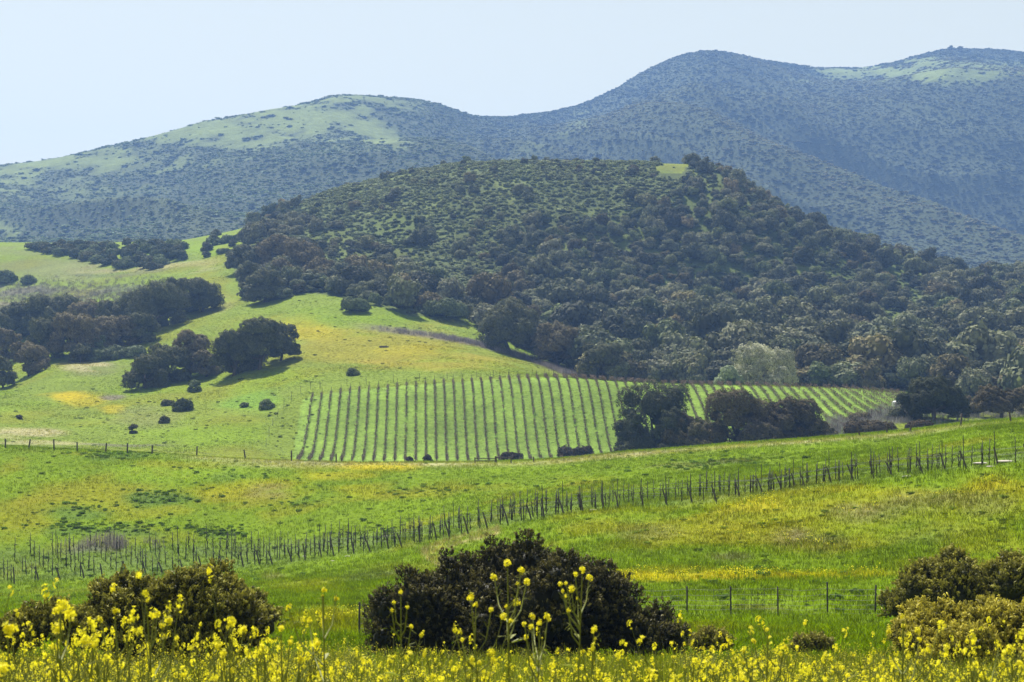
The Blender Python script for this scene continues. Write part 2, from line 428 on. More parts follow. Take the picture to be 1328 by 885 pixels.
def field_cover(x, y, z):
    px, py = project(x, np.maximum(y, 1.0), z)
    blobs = [(120, 640, 130, 26, O_, .75), (330, 635, 70, 14, Y_, .35), (330, 645, 60, 18, O_, .8), (30, 665, 60, 30, O_, .7), (200, 690, 80, 14, O_, .35), (430, 620, 60, 10, Y_, .4), (240, 615, 130, 14, L_, .8), (60, 620, 60, 12, L_, .5),
             (150, 590, 50, 6, K_, .8), (220, 645, 55, 9, K_, .8), (110, 660, 60, 9, K_, .7), (160, 686, 60, 8, K_, .7), (90, 683, 40, 7, K_, .6), (280, 690, 40, 7, K_, .7), (300, 620, 30, 6, K_, .4), (390, 655, 30, 7, K_, .4), (600, 640, 130, 8, O_, .35), (480, 640, 60, 8, Y_, .3),
             (140, 708, 40, 8, P_, .9), (350, 640, 30, 12, B_, .4), (640, 610, 130, 12, L_, .6), (520, 637, 50, 7, K_, .4),
             (950, 600, 60, 8, K_, .55), (970, 597, 40, 7, B_, .4), (900, 605, 50, 7, B_, .3), (760, 628, 60, 10, O_, .4), (1050, 580, 150, 8, L_, .7), (1250, 570, 90, 10, L_, .7),
             (1120, 660, 230, 34, O_, .9), (1050, 690, 190, 28, O_, .6), (900, 690, 120, 26, O_, .6), (1290, 640, 70, 30, O_, .9), (820, 690, 60, 18, B_, .3), (760, 680, 50, 14, O_, .7),
             (1130, 668, 55, 14, B_, .65), (1200, 650, 60, 18, B_, .65), (1040, 700, 40, 15, B_, .75), (1085, 705, 50, 14, (0.075, 0.085, 0.03), .8), (960, 725, 40, 10, (0.08, 0.08, 0.035), .7), (1220, 690, 70, 20, (0.085, 0.11, 0.02), .6), (1290, 655, 40, 18, B_, .5), (980, 660, 60, 10, Y_, .3), (1150, 640, 90, 10, Y_, .3), (1290, 632, 50, 10, Y_, .25), (1300, 700, 70, 26, O_, .4),
             (850, 752, 190, 7, Y_, .6), (1040, 750, 200, 6, Y_, .5), (1250, 735, 90, 14, O_, .6), (900, 745, 90, 6, O_, .6), (980, 795, 60, 5, B_, .8), (1240, 828, 40, 6, B_, .5), (1050, 830, 80, 6, O_, .6), (1000, 775, 200, 12, G_, .6),
             (530, 735, 70, 10, O_, .4), (480, 745, 50, 12, (0.07, 0.085, 0.03), .5), (400, 760, 60, 14, O_, .4), (360, 742, 22, 6, B_, .6), (420, 800, 60, 10, Y_, .35), (330, 770, 60, 10, L_, .5), (60, 780, 90, 14, L_, .6)]
    c = paint(px, py, x, y, G_, blobs, 16, 22)
    n = fbm(x / 14, y / 14, 91, 4)[..., None]
    c = c * (1 - smooth(n, 0.05, 0.5) * 0.45) + np.array(L_) * smooth(n, 0.05, 0.5) * 0.45
    n = fbm(x / 9, y / 9, 97, 4)[..., None]
    c = c * (1 - smooth(n, 0.18, 0.55) * 0.55) + np.array(O_) * smooth(n, 0.18, 0.55) * 0.55
    # dry strip along the ridge track
    ry = np.interp(px, [r[0] for r in RIDGE], [r[1] for r in RIDGE])
    rd = np.interp(px, [r[0] for r in RIDGE], [r[2] for r in RIDGE])
    m = np.exp(-((y - rd + 5 + 4 * fbm(x / 12, y / 12, 61, 2)) / 6) ** 2) * smooth(px, 200, 300) * (0.55 + 0.3 * fbm(x / 6, y / 3, 63, 3)) * (1 - 0.5 * smooth(px, 1150, 1330))
    c = c * (1 - m[..., None]) + np.array(W_) * m[..., None]
    m = np.exp(-((y - rd + 9) / 6) ** 2) * smooth(px, 420, 470) * (1 - smooth(px, 520, 560)) * 0.8
    c = c * (1 - m[..., None]) + np.array(Y_) * m[..., None]
    # two worn wheel tracks bending down from the vines to the hollow
    track = [(640, 690, 10), (600, 700, 10), (570, 709, 9), (556, 716, 8), (560, 723, 8), (578, 732, 8), (604, 744, 8), (640, 765, 8)]
    dm = np.full(px.shape, 1e9)
    for i in range(len(track) - 1):
        ax, ay, bx, by = *track[i][:2], *track[i + 1][:2]
        t = np.clip(((px - ax) * (bx - ax) + (py - ay) * (by - ay)) / ((bx - ax) ** 2 + (by - ay) ** 2), 0, 1)
        dm = np.minimum(dm, np.hypot((px - ax - t * (bx - ax)) * 0.6, py - ay - t * (by - ay)))
    m = (smooth(dm, 1, 3) * (1 - smooth(dm, 3.5, 6)) * 0.75 + 0.15 * (1 - smooth(dm, 4, 10)))
    m = m * (y > 90) * (y < 215)
    tr = np.array((0.26, 0.22, 0.085))
    c = c * (1 - m[..., None]) + tr * m[..., None]
    # mulch and cover crop between the near vines
    fy = np.interp(px, [r[0] for r in FRONT], [r[2] for r in FRONT])
    m = smooth(y - fy, -3, 1) * (1 - smooth(y - fy, 12, 18)) * (0.42 + 0.3 * fbm(x / 2, y / 2, 65, 3))
    c = c * (1 - m[..., None]) + np.array((0.09, 0.13, 0.045)) * m[..., None]
    # under the mustard
    m = (1 - smooth(y, 38, 48))[..., None]
    c = c * (1 - m) + np.array((0.10, 0.14, 0.02)) * m
    return c

VINE_POLY = [(378, 600), (392, 518), (420, 512), (460, 506), (520, 501), (600, 495), (720, 489), (760, 491), (850, 498), (1000, 501.5), (1100, 504.5), (1172, 511), (1178, 530), (1120, 548), (1040, 600)]
WOOD_POLY = [(300, 345), (312, 318), (330, 290), (300, 285), (300, 150), (1700, 150), (1700, 530), (1240, 520), (1170, 506), (1000, 503), (900, 503), (800, 497), (740, 478), (690, 456), (640, 436), (600, 410), (530, 411), (500, 399), (430, 384), (400, 379), (345, 393), (318, 380)]

SAGE_POLY = [(380, 262), (470, 225), (560, 205), (880, 203), (905, 235), (800, 275), (690, 300), (650, 350), (635, 405), (570, 395), (540, 345), (570, 300), (520, 275), (440, 300)]
def hill_cover(x, y, z):
    px, py = project(x, y, z)
    M = (0.142, 0.192, 0.018)
    blobs = [(480, 445, 140, 32, (0.25, 0.225, 0.030), .85), (560, 470, 120, 16, (0.28, 0.225, 0.030), .75), (400, 425, 70, 16, Y_, .6), (540, 455, 80, 8, Y_, .45), (300, 545, 60, 10, O_, .5), (350, 490, 60, 20, L_, .7), (470, 410, 90, 14, L_, .7), (640, 470, 60, 12, O_, .4),
             (80, 513, 36, 8, Y_, .95), (100, 520, 50, 12, Y_, .6), (150, 530, 30, 8, Y_, .7), (110, 480, 50, 8, S_, .7), (90, 478, 40, 5, W_, .7), (140, 516, 24, 5, P_, .8),
             (40, 558, 60, 9, W_, .75), (70, 575, 70, 7, W_, .6), (20, 540, 40, 8, O_, .4), (180, 575, 60, 4, P_, .7), (200, 540, 60, 16, S_, .6), (280, 560, 90, 22, L_, .8), (330, 520, 40, 20, (0.12, 0.22, 0.02), .7),
             (60, 380, 90, 14, P_, .8), (120, 372, 90, 8, (0.10, 0.11, 0.06), .6), (20, 395, 70, 10, P_, .7), (60, 350, 90, 16, S_, .8), (180, 348, 90, 6, (0.22, 0.2, 0.09), .7), (230, 345, 60, 6, W_, .45), (150, 352, 60, 3, (0.09, 0.10, 0.05), .8), (275, 370, 30, 22, O_, .6), (285, 395, 26, 16, W_, .35), (270, 325, 40, 10, L_, .8), (60, 325, 90, 10, S_, .6), (240, 318, 40, 8, L_, .6),
             (870, 215, 24, 8, (0.10, 0.13, 0.032), .9), (838, 220, 30, 5, (0.10, 0.125, 0.03), .5), (1170, 350, 26, 9, L_, .9), (1260, 355, 20, 6, L_, .9), (560, 240, 60, 22, (0.11, 0.14, 0.035), .7), (480, 330, 40, 20, (0.12, 0.15, 0.04), .6), (600, 340, 30, 26, S_, .7), (590, 370, 24, 20, S_, .6)]
    c = paint(px, py, x, y, M, blobs, 12, 45)
    n = fbm(x / 40, y / 40, 191, 4)[..., None]
    c = c * (1 - smooth(n, 0.05, 0.5) * 0.5) + np.array(O_) * smooth(n, 0.05, 0.5) * 0.5
    n = fbm(x / 22, y / 22, 193, 4)[..., None]
    c = c * (1 - smooth(n, 0.1, 0.5) * 0.5) + np.array(L_) * smooth(n, 0.1, 0.5) * 0.5
    # dry weeds along the old track over the spur
    tr = [(430, 418), (500, 427), (560, 435), (620, 446), (680, 463), (730, 482), (780, 491)]
    dm = np.full(px.shape, 1e9)
    for (ax, ay), (bx, by) in zip(tr[:-1], tr[1:]):
        t = np.clip(((px - ax) * (bx - ax) + (py - ay) * (by - ay)) / ((bx - ax) ** 2 + (by - ay) ** 2), 0, 1)
        dm = np.minimum(dm, np.hypot(px - ax - t * (bx - ax), py - ay - t * (by - ay)))
    m = ((1 - smooth(dm, 2, 6)) * smooth(px, 430, 520) * (0.8 + 0.3 * fbm(x / 6, y / 6, 67, 3)))[..., None]
    c = c * (1 - m) + np.array((0.135, 0.11, 0.085)) * m
    # vineyard: mown cover crop
    v = inside(px, py, VINE_POLY) & (y < 440)
    nn = fbm(x / 8, y / 8, 195, 4)[..., None]
    vc = np.array((0.165, 0.250, 0.035)) * (1 + 0.35 * nn)
    c = np.where(v[..., None], vc, c)
    # ground of the wood: leaf litter, sage and grass
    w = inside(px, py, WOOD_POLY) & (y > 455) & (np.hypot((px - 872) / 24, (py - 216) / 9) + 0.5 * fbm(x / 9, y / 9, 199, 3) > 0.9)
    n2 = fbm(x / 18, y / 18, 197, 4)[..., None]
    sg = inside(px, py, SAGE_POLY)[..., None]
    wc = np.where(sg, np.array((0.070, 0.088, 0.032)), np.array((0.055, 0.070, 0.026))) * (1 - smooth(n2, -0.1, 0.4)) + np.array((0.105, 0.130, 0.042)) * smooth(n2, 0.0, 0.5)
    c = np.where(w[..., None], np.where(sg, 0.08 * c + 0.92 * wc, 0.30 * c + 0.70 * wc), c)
    return c

def mtn_cover(x, y, z):
    px, py = project(x, y, z)
    sk = np.interp(px, [s[0] for s in SKY], [s[1] for s in SKY])
    MG = (0.150, 0.185, 0.050)
    base = np.array((0.056, 0.068, 0.030))
    blobs = [(290, 168, 80, 16, MG, 1), (370, 160, 90, 20, MG, 1), (430, 150, 60, 24, MG, 1), (470, 165, 40, 12, MG, 1), (500, 182, 36, 7, MG, .95), (420, 182, 40, 6, MG, .5), (70, 215, 80, 10, MG, .9), (30, 235, 60, 16, MG, .8), (150, 197, 60, 6, MG, .7), (5, 290, 16, 22, MG, .95), (230, 178, 40, 8, MG, .8), (470, 127, 60, 5, MG, .9),
             (1150, 93, 80, 6, MG, 1), (1260, 92, 70, 10, MG, .9), (1230, 100, 60, 8, MG, .8), (1290, 78, 60, 6, MG, .5), (1195, 80, 40, 7, MG, .8), (740, 165, 14, 22, MG, .35), (690, 190, 30, 12, MG, .25)]
    blobs += [(110, 212, 150, 13, MG, .9), (385, 146, 130, 16, MG, .9), (260, 174, 130, 13, MG, .9), (520, 133, 60, 6, MG, .6), (330, 185, 90, 10, MG, .5), (120, 250, 90, 12, MG, .35), (1100, 96, 60, 8, MG, .6)]
    c = paint(px, py, x, y, base, blobs, 11, 110, 0.8, 0.0, 1.45)
    return c

def grass_mask_mtn(px, py, x, y):
    c = mtn_cover(x, y, mtns.z(x, y))
    return smooth(c[..., 1], 0.055, 0.175)
M_field = ground_mat('field_soil_and_grass', 2.2, 0.16, 0.10, 0.75)
M_hill = ground_mat('pasture_grass', 0.9, 0.06, 0.35, 0.75)
M_mtn = ground_mat('mountain_scrub', 0.10, 0.012, 3.0)
c_field = field_cover(field.X, field.Y, field.Z).reshape(-1, 3)
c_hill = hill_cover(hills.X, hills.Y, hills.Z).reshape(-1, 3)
c_mtn = mtn_cover(mtns.X, mtns.Y, mtns.Z).reshape(-1, 3)
field.obj('ground', M_field, c_field)
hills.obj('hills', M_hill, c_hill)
mtns.obj('mountains', M_mtn, c_mtn)

# ------------------------------------------------------------------ haze: one even, closed box of air
def haze():
    x0, x1, y0, y1, z0, z1 = -3300, 3300, -60, 4400, -45, 640
    V = [(x, y, z) for x in (x0, x1) for y in (y0, y1) for z in (z0, z1)]
    Q = [(0, 1, 3, 2), (4, 6, 7, 5), (0, 4, 5, 1), (2, 3, 7, 6), (0, 2, 6, 4), (1, 5, 7, 3)]
    m, nt, out = new_mat('air')
    v = nd(nt, 'ShaderNodeVolumePrincipled')
    v.inputs['Color'].default_value = (0.28, 0.51, 1.0, 1)
    v.inputs['Density'].default_value = HAZE
    v.inputs['Anisotropy'].default_value = 0.2
    nt.links.new(v.outputs[0], out.inputs['Volume'])
    o = link(bpy.data.objects.new('haze', mesh_np('haze', np.array(V, float), np.array(Q), [m])))
    o['kind'] = 'stuff'
HAZE = 0.00016
haze()
# ------------------------------------------------------------------ plant building
def unit(v):
    return v / np.maximum(np.linalg.norm(v, axis=-1, keepdims=True), 1e-9)

class Geo:
    """collects quads with a material slot and a per-point value, then becomes one mesh"""
    def __init__(self): self.V, self.Q, self.M, self.A, self.n = [], [], [], [], 0
    def add(self, V, Q, m=0, a=0.5):
        V = np.asarray(V, float).reshape(-1, 3); Q = np.asarray(Q, int)
        self.V.append(V); self.Q.append(Q + self.n); self.M.append(np.full(len(Q), m)); self.n += len(V)
        self.A.append(np.broadcast_to(np.asarray(a, float), (len(V),)) if np.ndim(a) < 1 else np.asarray(a, float))
    def leaves(self, P, N, T, s, asp, m=0, a=0.5):
        """diamond leaves: centre, normal, long axis, half length, half width / half length"""
        n = len(P); T = unit(T - (T * N).sum(-1, keepdims=True) * N); B = np.cross(N, T)
        s = np.broadcast_to(np.asarray(s, float), (n,))[:, None]
        V = np.stack([P + T * s, P + B * s * asp + N * s * .12, P - T * s, P - B * s * asp + N * s * .12], 1).reshape(-1, 3)
        q = np.arange(4 * n).reshape(-1, 4)
        self.add(V, q, m, np.repeat(np.broadcast_to(np.asarray(a, float), (n,)), 4))
    def tube(self, pts, radii, sides=5, m=0, a=0.5):
        pts = np.asarray(pts, float); k = len(pts)
        d = unit(np.gradient(pts, axis=0))
        ref = np.where(np.abs(d[:, 2:3]) > 0.9, np.array([[1.0, 0, 0]]), np.array([[0, 0, 1.0]]))
        s1 = unit(np.cross(d, ref)); s2 = np.cross(d, s1)
        th = np.arange(sides) * 2 * math.pi / sides
        r = np.broadcast_to(np.asarray(radii, float), (k,))[:, None, None]
        V = pts[:, None] + r * (np.cos(th)[None, :, None] * s1[:, None] + np.sin(th)[None, :, None] * s2[:, None])
        Q = [(i * sides + j, i * sides + (j + 1) % sides, (i + 1) * sides + (j + 1) % sides, (i + 1) * sides + j) for i in range(k - 1) for j in range(sides)]
        if sides == 4: Q += [(3, 2, 1, 0), tuple((k - 1) * 4 + j for j in range(4))]
        self.add(V.reshape(-1, 3), np.array(Q), m, a)
    def blob(self, c, r, m=0, a=0.5, rg=None):
        """a lumpy closed ball"""
        nu, nv = 8, 6; V = []
        for i in range(nv + 1):
            p = math.pi * i / nv
            for j in range(nu):
                t = 2 * math.pi * j / nu
                k = 1 + (0.22 * (rg.random() - .5) if rg is not None and 0 < i < nv else 0)
                V.append((c[0] + r[0] * k * math.sin(p) * math.cos(t), c[1] + r[1] * k * math.sin(p) * math.sin(t), c[2] + r[2] * k * math.cos(p)))
        Q = [(i * nu + j, (i + 1) * nu + j, (i + 1) * nu + (j + 1) % nu, i * nu + (j + 1) % nu) for i in range(nv) for j in range(nu)]
        self.add(V, np.array(Q), m, a)
    def mesh(self, name, mats):
        me = mesh_np(name, np.concatenate(self.V), np.concatenate(self.Q), mats, np.concatenate(self.M))
        fattr(me, 'v', np.concatenate(self.A))
        return me

def crown(g, lobes, n, size, asp, rg, m=0, up=0.0, core=0.70, rough=0.34, floor=0.02, shell=0.20, fill=0.72):
    """leaf clumps through the outer part of overlapping lobes (x, y, z, radius, squash)"""
    lob = np.asarray(lobes, float)
    C, R, S = lob[:, :3], lob[:, 3], lob[:, 4]
    w = R ** 2 / (R ** 2).sum()
    k = rg.choice(len(lob), int(n * 2.2), p=w)
    d = unit(rg.normal(size=(len(k), 3))); d[:, 2] = np.where(d[:, 2] < -0.45, -d[:, 2], d[:, 2])
    lump = 1 + 0.16 * np.sin(d[:, 0] * 7 + k * 1.7) * np.sin(d[:, 1] * 6 + k) + 0.10 * np.sin(d[:, 2] * 9 + d[:, 0] * 8 + k * 2.3)
    rad = R[k] * (1.04 - shell * rg.random(len(k)) ** 1.6) * lump
    sq = np.stack([np.ones(len(k)), np.ones(len(k)), S[k]], -1)
    P = C[k] + d * rad[:, None] * sq
    keep = P[:, 2] > floor
    for j in range(len(lob)):
        q = np.linalg.norm((P - C[j]) / np.array([1, 1, S[j]]), axis=1)
        keep &= (k == j) | (q > fill * R[j])
    P, d, k = P[keep][:n], d[keep][:n], k[keep][:n]
    N = unit(d * 1.0 + rough * rg.normal(size=P.shape) + np.array([0, 0, 0.15]))
    T = rg.normal(size=P.shape) + np.array([0, 0, up])
    tone = rg.random(len(lob))
    a = np.clip(0.62 * rg.random(len(P)) + 0.38 * tone[k], 0, 1)
    g.leaves(P, N, T, size * (0.6 + 0.8 * rg.random(len(P))), asp, m, a)
    if core:
        for j in range(len(lob)):
            c = C[j].copy(); r = np.array([R[j], R[j], R[j] * S[j]]) * core
            c[2] = max(c[2], r[2] * 0.55 + floor)
            g.blob(c, r, m, 0.4, rg)

def oak_lobes(w, h, rg, k=14, base=0.16):
    """dome of billows for a broad evergreen oak of width w and height h"""
    L_ = [(0, 0, h * 0.50, w * 0.27, min(1.0, h / w * 1.15))]
    for i in range(k):
        t = 2 * math.pi * (i * 0.618 + rg.random() * 0.12)
        e = rg.random()
        z = h * (base + 0.12 + 0.58 * e)
        r = w * (0.12 + 0.10 * rg.random())
        rr = (w * 0.5 - r * 0.85) * math.sqrt(max(0.05, 1 - ((z / h - 0.25) / 0.70) ** 2)) * (1.0 - 0.35 * rg.random() ** 2)
        z = min(z, h - r * 0.80)
        L_.append((rr * math.cos(t), rr * math.sin(t), max(z, r * 0.5), r, 0.85))
    ex = max(math.hypot(q[0], q[1]) + q[3] for q in L_); ez = max(q[2] + q[3] * q[4] for q in L_)
    return [(q[0] * w * 0.5 / ex, q[1] * w * 0.5 / ex, q[2] * h / ez, q[3] * 0.5 * (w * .5 / ex + h / ez), q[4]) for q in L_]

def limbs(g, h, lobes, rg, r0, lean=0.0, m=0, fork=0.22, n=6):
    top = np.array([lean, 0, h * fork])
    g.tube([(0, 0, -0.5), (0, 0, 0.05), (lean * 0.5, 0, h * fork * 0.5), top], [r0 * 1.5, r0 * 1.25, r0, r0 * 0.95], 8, m)
    for q in list(lobes)[:n]:
        e = np.array(q[:3]); mid = (top + e) / 2 + rg.normal(size=3) * h * 0.04
        mid[2] = max(mid[2], top[2] * 0.9)
        g.tube([top - np.array([0, 0, .1]), mid, e], [r0 * 0.72, r0 * 0.42, r0 * 0.16], 6, m)

M_leaf_o = leaf_mat('evergreen_leaves', 'object', 1.2, 0.18, 0.75, (1.0, 1.05, 0.6), 0.06)
M_leaf_i = leaf_mat('distant_leaves', 'instance', 1.2, 0.18, 0.75, (1.0, 1.05, 0.6), 0.06)
M_bark = plain_mat('bark', (0.075, 0.060, 0.048), 0.9, 0.5, 3.0, 0.6, (1, 1, 0.2))
M_grass_i = leaf_mat('grass_blades', 'instance', 0.6, 0.50, 0.8, (1.12, 1.1, 0.35), 0.03)
M_stem = leaf_mat('mustard_stem', (0.24, 0.26, 0.045), 0.5, 0.30, 0.5, (1, 1.1, 0.5), 0.2)
M_petal = leaf_mat('mustard_petal', (0.88, 0.80, 0.045), 0.22, 0.45, 0.6, (1, 1, 0.6), 0.1)
M_wood = plain_mat('weathered_post', (0.085, 0.070, 0.056), 0.9, 0.45, 9.0, 0.5, (1, 1, 0.15))
M_steel = plain_mat('rusty_steel', (0.050, 0.046, 0.042), 0.65, 0.4, 20.0, 0.2)
M_wire = plain_mat('fence_wire', (0.16, 0.16, 0.16), 0.5, 0.2, 20.0, 0.1)
M_cane = leaf_mat('vine_canes', (0.18, 0.130, 0.10), 0.9, 0.0, 0.85, (1, 1, 1), 0.1)
M_nearvine = leaf_mat('vine_wood', (0.055, 0.045, 0.035), 0.7, 0.0, 0.85, (1, 1, 1), 0.1)
M_white = plain_mat('white_enamel', (0.78, 0.78, 0.76), 0.5, 0.08, 6.0, 0.05)
M_stone = plain_mat('pale_stone', (0.42, 0.38, 0.32), 0.9, 0.3, 3.0, 0.5)

def scatter(name, pts, scl, rotz, tint, protos, kind='stuff', tilt=0.0, rg=rng):
    """ONE object of uncountable growth: geometry-node instances of a few meshes on points"""
    pts = np.asarray(pts, np.float32); n = len(pts)
    me = bpy.data.meshes.new(name); me.vertices.add(n); me.vertices.foreach_set('co', pts.ravel())
    fattr(me, 'scl', np.asarray(scl, float).reshape(n, -1) * np.ones((1, 3)), 'FLOAT_VECTOR')
    rot = np.zeros((n, 3)); rot[:, 2] = rotz
    rot[:, :2] = rg.normal(size=(n, 2)) * tilt
    fattr(me, 'rot', rot, 'FLOAT_VECTOR')
    fattr(me, 'pick', rg.integers(0, len(protos), n).astype(float))
    c = np.ones((n, 4)); c[:, :3] = tint
    fattr(me, 'tint', c, 'FLOAT_COLOR')
    o = link(bpy.data.objects.new(name, me)); o['kind'] = kind
    pc = bpy.data.collections.new(name + '_sources')
    for i, p in enumerate(protos):
        pc.objects.link(bpy.data.objects.new('%s_source_%02d' % (name, i), p))
    ng = bpy.data.node_groups.new(name, 'GeometryNodeTree')
    ng.interface.new_socket('Geometry', in_out='INPUT', socket_type='NodeSocketGeometry')
    ng.interface.new_socket('Geometry', in_out='OUTPUT', socket_type='NodeSocketGeometry')
    N = ng.nodes.new; lk = ng.links.new
    gi, go = N('NodeGroupInput'), N('NodeGroupOutput')
    iop, ci = N('GeometryNodeInstanceOnPoints'), N('GeometryNodeCollectionInfo')
    ci.inputs['Collection'].default_value = pc
    ci.inputs['Separate Children'].default_value = True; ci.inputs['Reset Children'].default_value = True
    def named(a, t):
        q = N('GeometryNodeInputNamedAttribute'); q.data_type = t; q.inputs['Name'].default_value = a
        return q.outputs[0]
    lk(gi.outputs[0], iop.inputs['Points']); lk(ci.outputs[0], iop.inputs['Instance'])
    iop.inputs['Pick Instance'].default_value = True
    lk(named('pick', 'FLOAT'), iop.inputs['Instance Index'])
    lk(named('rot', 'FLOAT_VECTOR'), iop.inputs['Rotation'])
    lk(named('scl', 'FLOAT_VECTOR'), iop.inputs['Scale'])
    lk(iop.outputs[0], go.inputs[0])
    md = o.modifiers.new(name, 'NODES'); md.node_group = ng
    return o

def jgrid(y0, y1, step, umax, rg=rng):
    """jittered points filling the fan |x| < umax * (y + UC)"""
    ys = np.arange(y0, y1, step); out = []
    for y in ys:
        xm = umax * (y + UC); xs = np.arange(-xm, xm, step)
        out.append(np.stack([xs + step * (rg.random(len(xs)) - .5) * .95, y + step * (rg.random(len(xs)) - .5) * .95], -1))
    p = np.concatenate(out)
    return p[:, 0], p[:, 1]

# visibility of a sheet point over the nearer land (with slack, so that a step aside shows no bare patch)
def max_slope(s):
    return np.maximum.accumulate(np.where(s.Y > 1, s.Z / np.maximum(s.Y, 1), -9), axis=0)
MS_h, MS_m = max_slope(hills), max_slope(mtns)
def seen(s, MS, x, y, z, lift, front=None, slack=0.004):
    i = np.clip(np.searchsorted(s.D, y) - 2, 0, len(s.D) - 1)
    j = np.clip(((x / (y + UC) - s.u[0]) / (s.u[1] - s.u[0])).round().astype(int), 0, len(s.u) - 1)
    k = (z + lift) / y > MS[i, j] - slack
    if front is not None:
        s2, M2 = front
        j2 = np.clip(((x / (y + UC) - s2.u[0]) / (s2.u[1] - s2.u[0])).round().astype(int), 0, len(s2.u) - 1)
        k &= (z + lift) / y > M2[-1, j2] - slack * 2
    return k

# ------------------------------------------------------------------ far mountains: scrub
def small_crown(seed, n, size, k, w=1.0, h=0.6, core=0.75, mat=None):
    rg = np.random.default_rng(seed); g = Geo()
    lobes = oak_lobes(w, h, rg, k, 0.10)
    crown(g, lobes, n, size, 0.72, rg, 0, core=core)
    return g.mesh('foliage', [mat or M_leaf_i])
far_protos = [small_crown(100 + i, 90, 0.13, 5, 1.0, 0.62) for i in range(5)]
x, y = jgrid(1290, 3250, 5.1, 0.36)
z = mtns.z(x, y)
ok = seen(mtns, MS_m, x, y, z, 6, (hills, MS_h), 0.006)
x, y, z = x[ok], y[ok], z[ok]
px, py = project(x, y, z)
gm = grass_mask_mtn(px, py, x, y)
dens = 1.0 - 0.965 * gm - 0.25 * smooth(fbm(x / 60, y / 60, 211, 3), 0.1, 0.5) * (1 - smooth(px, 600, 760))
ok = rng.random(len(x)) < dens
x, y, z, px, gm = x[ok], y[ok], z[ok], px[ok], gm[ok]
big = rng.random(len(x)) ** 5
sc = (3.2 + 6.5 * big) * (0.8 + 0.4 * rng.random(len(x)))
lf = (1 - smooth(px, 520, 760))[:, None]
patch = (0.5 + 0.5 * fbm(x / 90, y / 90, 215, 4))[:, None]
sp = smooth(spurs(x, y) + 0.25 * fbm(x / 70, y / 70, 219, 3), 0.05, 0.8)[:, None]                       # paler spurs, darker greener gullies: shading of the folds put into scrub colour
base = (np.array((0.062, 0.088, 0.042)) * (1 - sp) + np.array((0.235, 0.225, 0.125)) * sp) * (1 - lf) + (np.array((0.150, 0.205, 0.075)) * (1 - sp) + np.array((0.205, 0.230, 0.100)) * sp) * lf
alt = np.array((0.125, 0.115, 0.062))
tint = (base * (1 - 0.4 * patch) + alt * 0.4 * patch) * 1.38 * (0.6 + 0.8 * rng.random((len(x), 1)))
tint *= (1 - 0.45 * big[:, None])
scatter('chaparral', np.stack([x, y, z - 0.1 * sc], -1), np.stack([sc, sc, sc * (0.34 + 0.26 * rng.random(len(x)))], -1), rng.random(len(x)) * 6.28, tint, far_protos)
print('chaparral', len(x))

# ------------------------------------------------------------------ the wooded hill
wood_protos = [small_crown(200 + i, 1500, 0.034, 15, 1.0, 0.74) for i in range(7)]
shrub_protos = [small_crown(300 + i, 230, 0.075, 7, 1.0, 0.62) for i in range(5)]
wood_meshes = []
for i in range(7):
    me = wood_protos[i].copy(); me.materials.clear(); me.materials.append(M_leaf_o); wood_meshes.append(me)
SHRUB_POLY = [(380, 262), (470, 225), (560, 205), (880, 203), (905, 235), (800, 275), (690, 300), (650, 350), (635, 405), (570, 395), (540, 345), (570, 300), (520, 275), (440, 300)]
x, y = jgrid(458, 985, 6.0, 0.44)
z = hills.z(x, y)
px, py = project(x, y, z)
ok = inside(px + 6 * fbm(x / 15, y / 15, 221, 2), py, WOOD_POLY) & seen(hills, MS_h, x, y, z, 5)
x, y, z, px, py = x[ok], y[ok], z[ok], px[ok], py[ok]
wx = 22 * fbm(x / 40, y / 40, 223, 3)
shr = inside(px + wx, py + wx * 0.6, SHRUB_POLY)
gap = fbm(x / 30, y / 30, 227, 3)
p_tree = np.where(shr | ((px < 540) & (py < 345) & (gap > -0.15)), 0.10 + 0.25 * (gap < -0.25), np.where(gap > 0.34, 0.18, 0.90))
glade = [(1170, 352, 26, 9), (1262, 356, 20, 6), (872, 220, 20, 13), (1165, 425, 10, 12), (1125, 487, 12, 6), (905, 460, 5, 8), (1240, 470, 22, 8)]
for gx, gy, rx, ry in glade:
    p_tree = np.where(np.hypot((px - gx) / rx, (py - gy) / ry) + 0.4 * fbm(x / 10, y / 10, 229, 2) < 0.95, 0.0, p_tree)
tr = rng.random(len(x)) < p_tree
tx, ty, tz, tpx, tpy, tsh = x[tr], y[tr], z[tr], px[tr], py[tr], shr[tr]
n = len(tx)
lower = smooth(tpy, 330, 480)
tw = (3.6 + 5.6 * rng.random(n) + 7.5 * rng.random(n) ** 4) * (0.85 + 0.75 * lower) * np.where(tsh, 0.75, 1.0) * (0.72 + 0.28 * smooth(tpy, 215, 260))
u_ = rng.random((n, 1)); cl = (0.5 + 0.5 * fbm(tx / 25, ty / 25, 231, 3))[:, None]
ttint = np.array((0.105, 0.125, 0.060)) * (1 - cl) + np.array((0.150, 0.145, 0.082)) * cl
ttint = ttint * (0.45 + 1.1 * u_)
grn = rng.random(n)
ttint = np.where((grn > 0.80)[:, None], ttint * np.array((1.3, 1.45, 1.05)), ttint)
ttint = np.minimum(ttint, 0.19)
ttint = np.where((grn < 0.10)[:, None], ttint * np.array((1.25, 1.02, 0.90)), ttint)
th = 0.65 + 0.6 * rng.random(n)
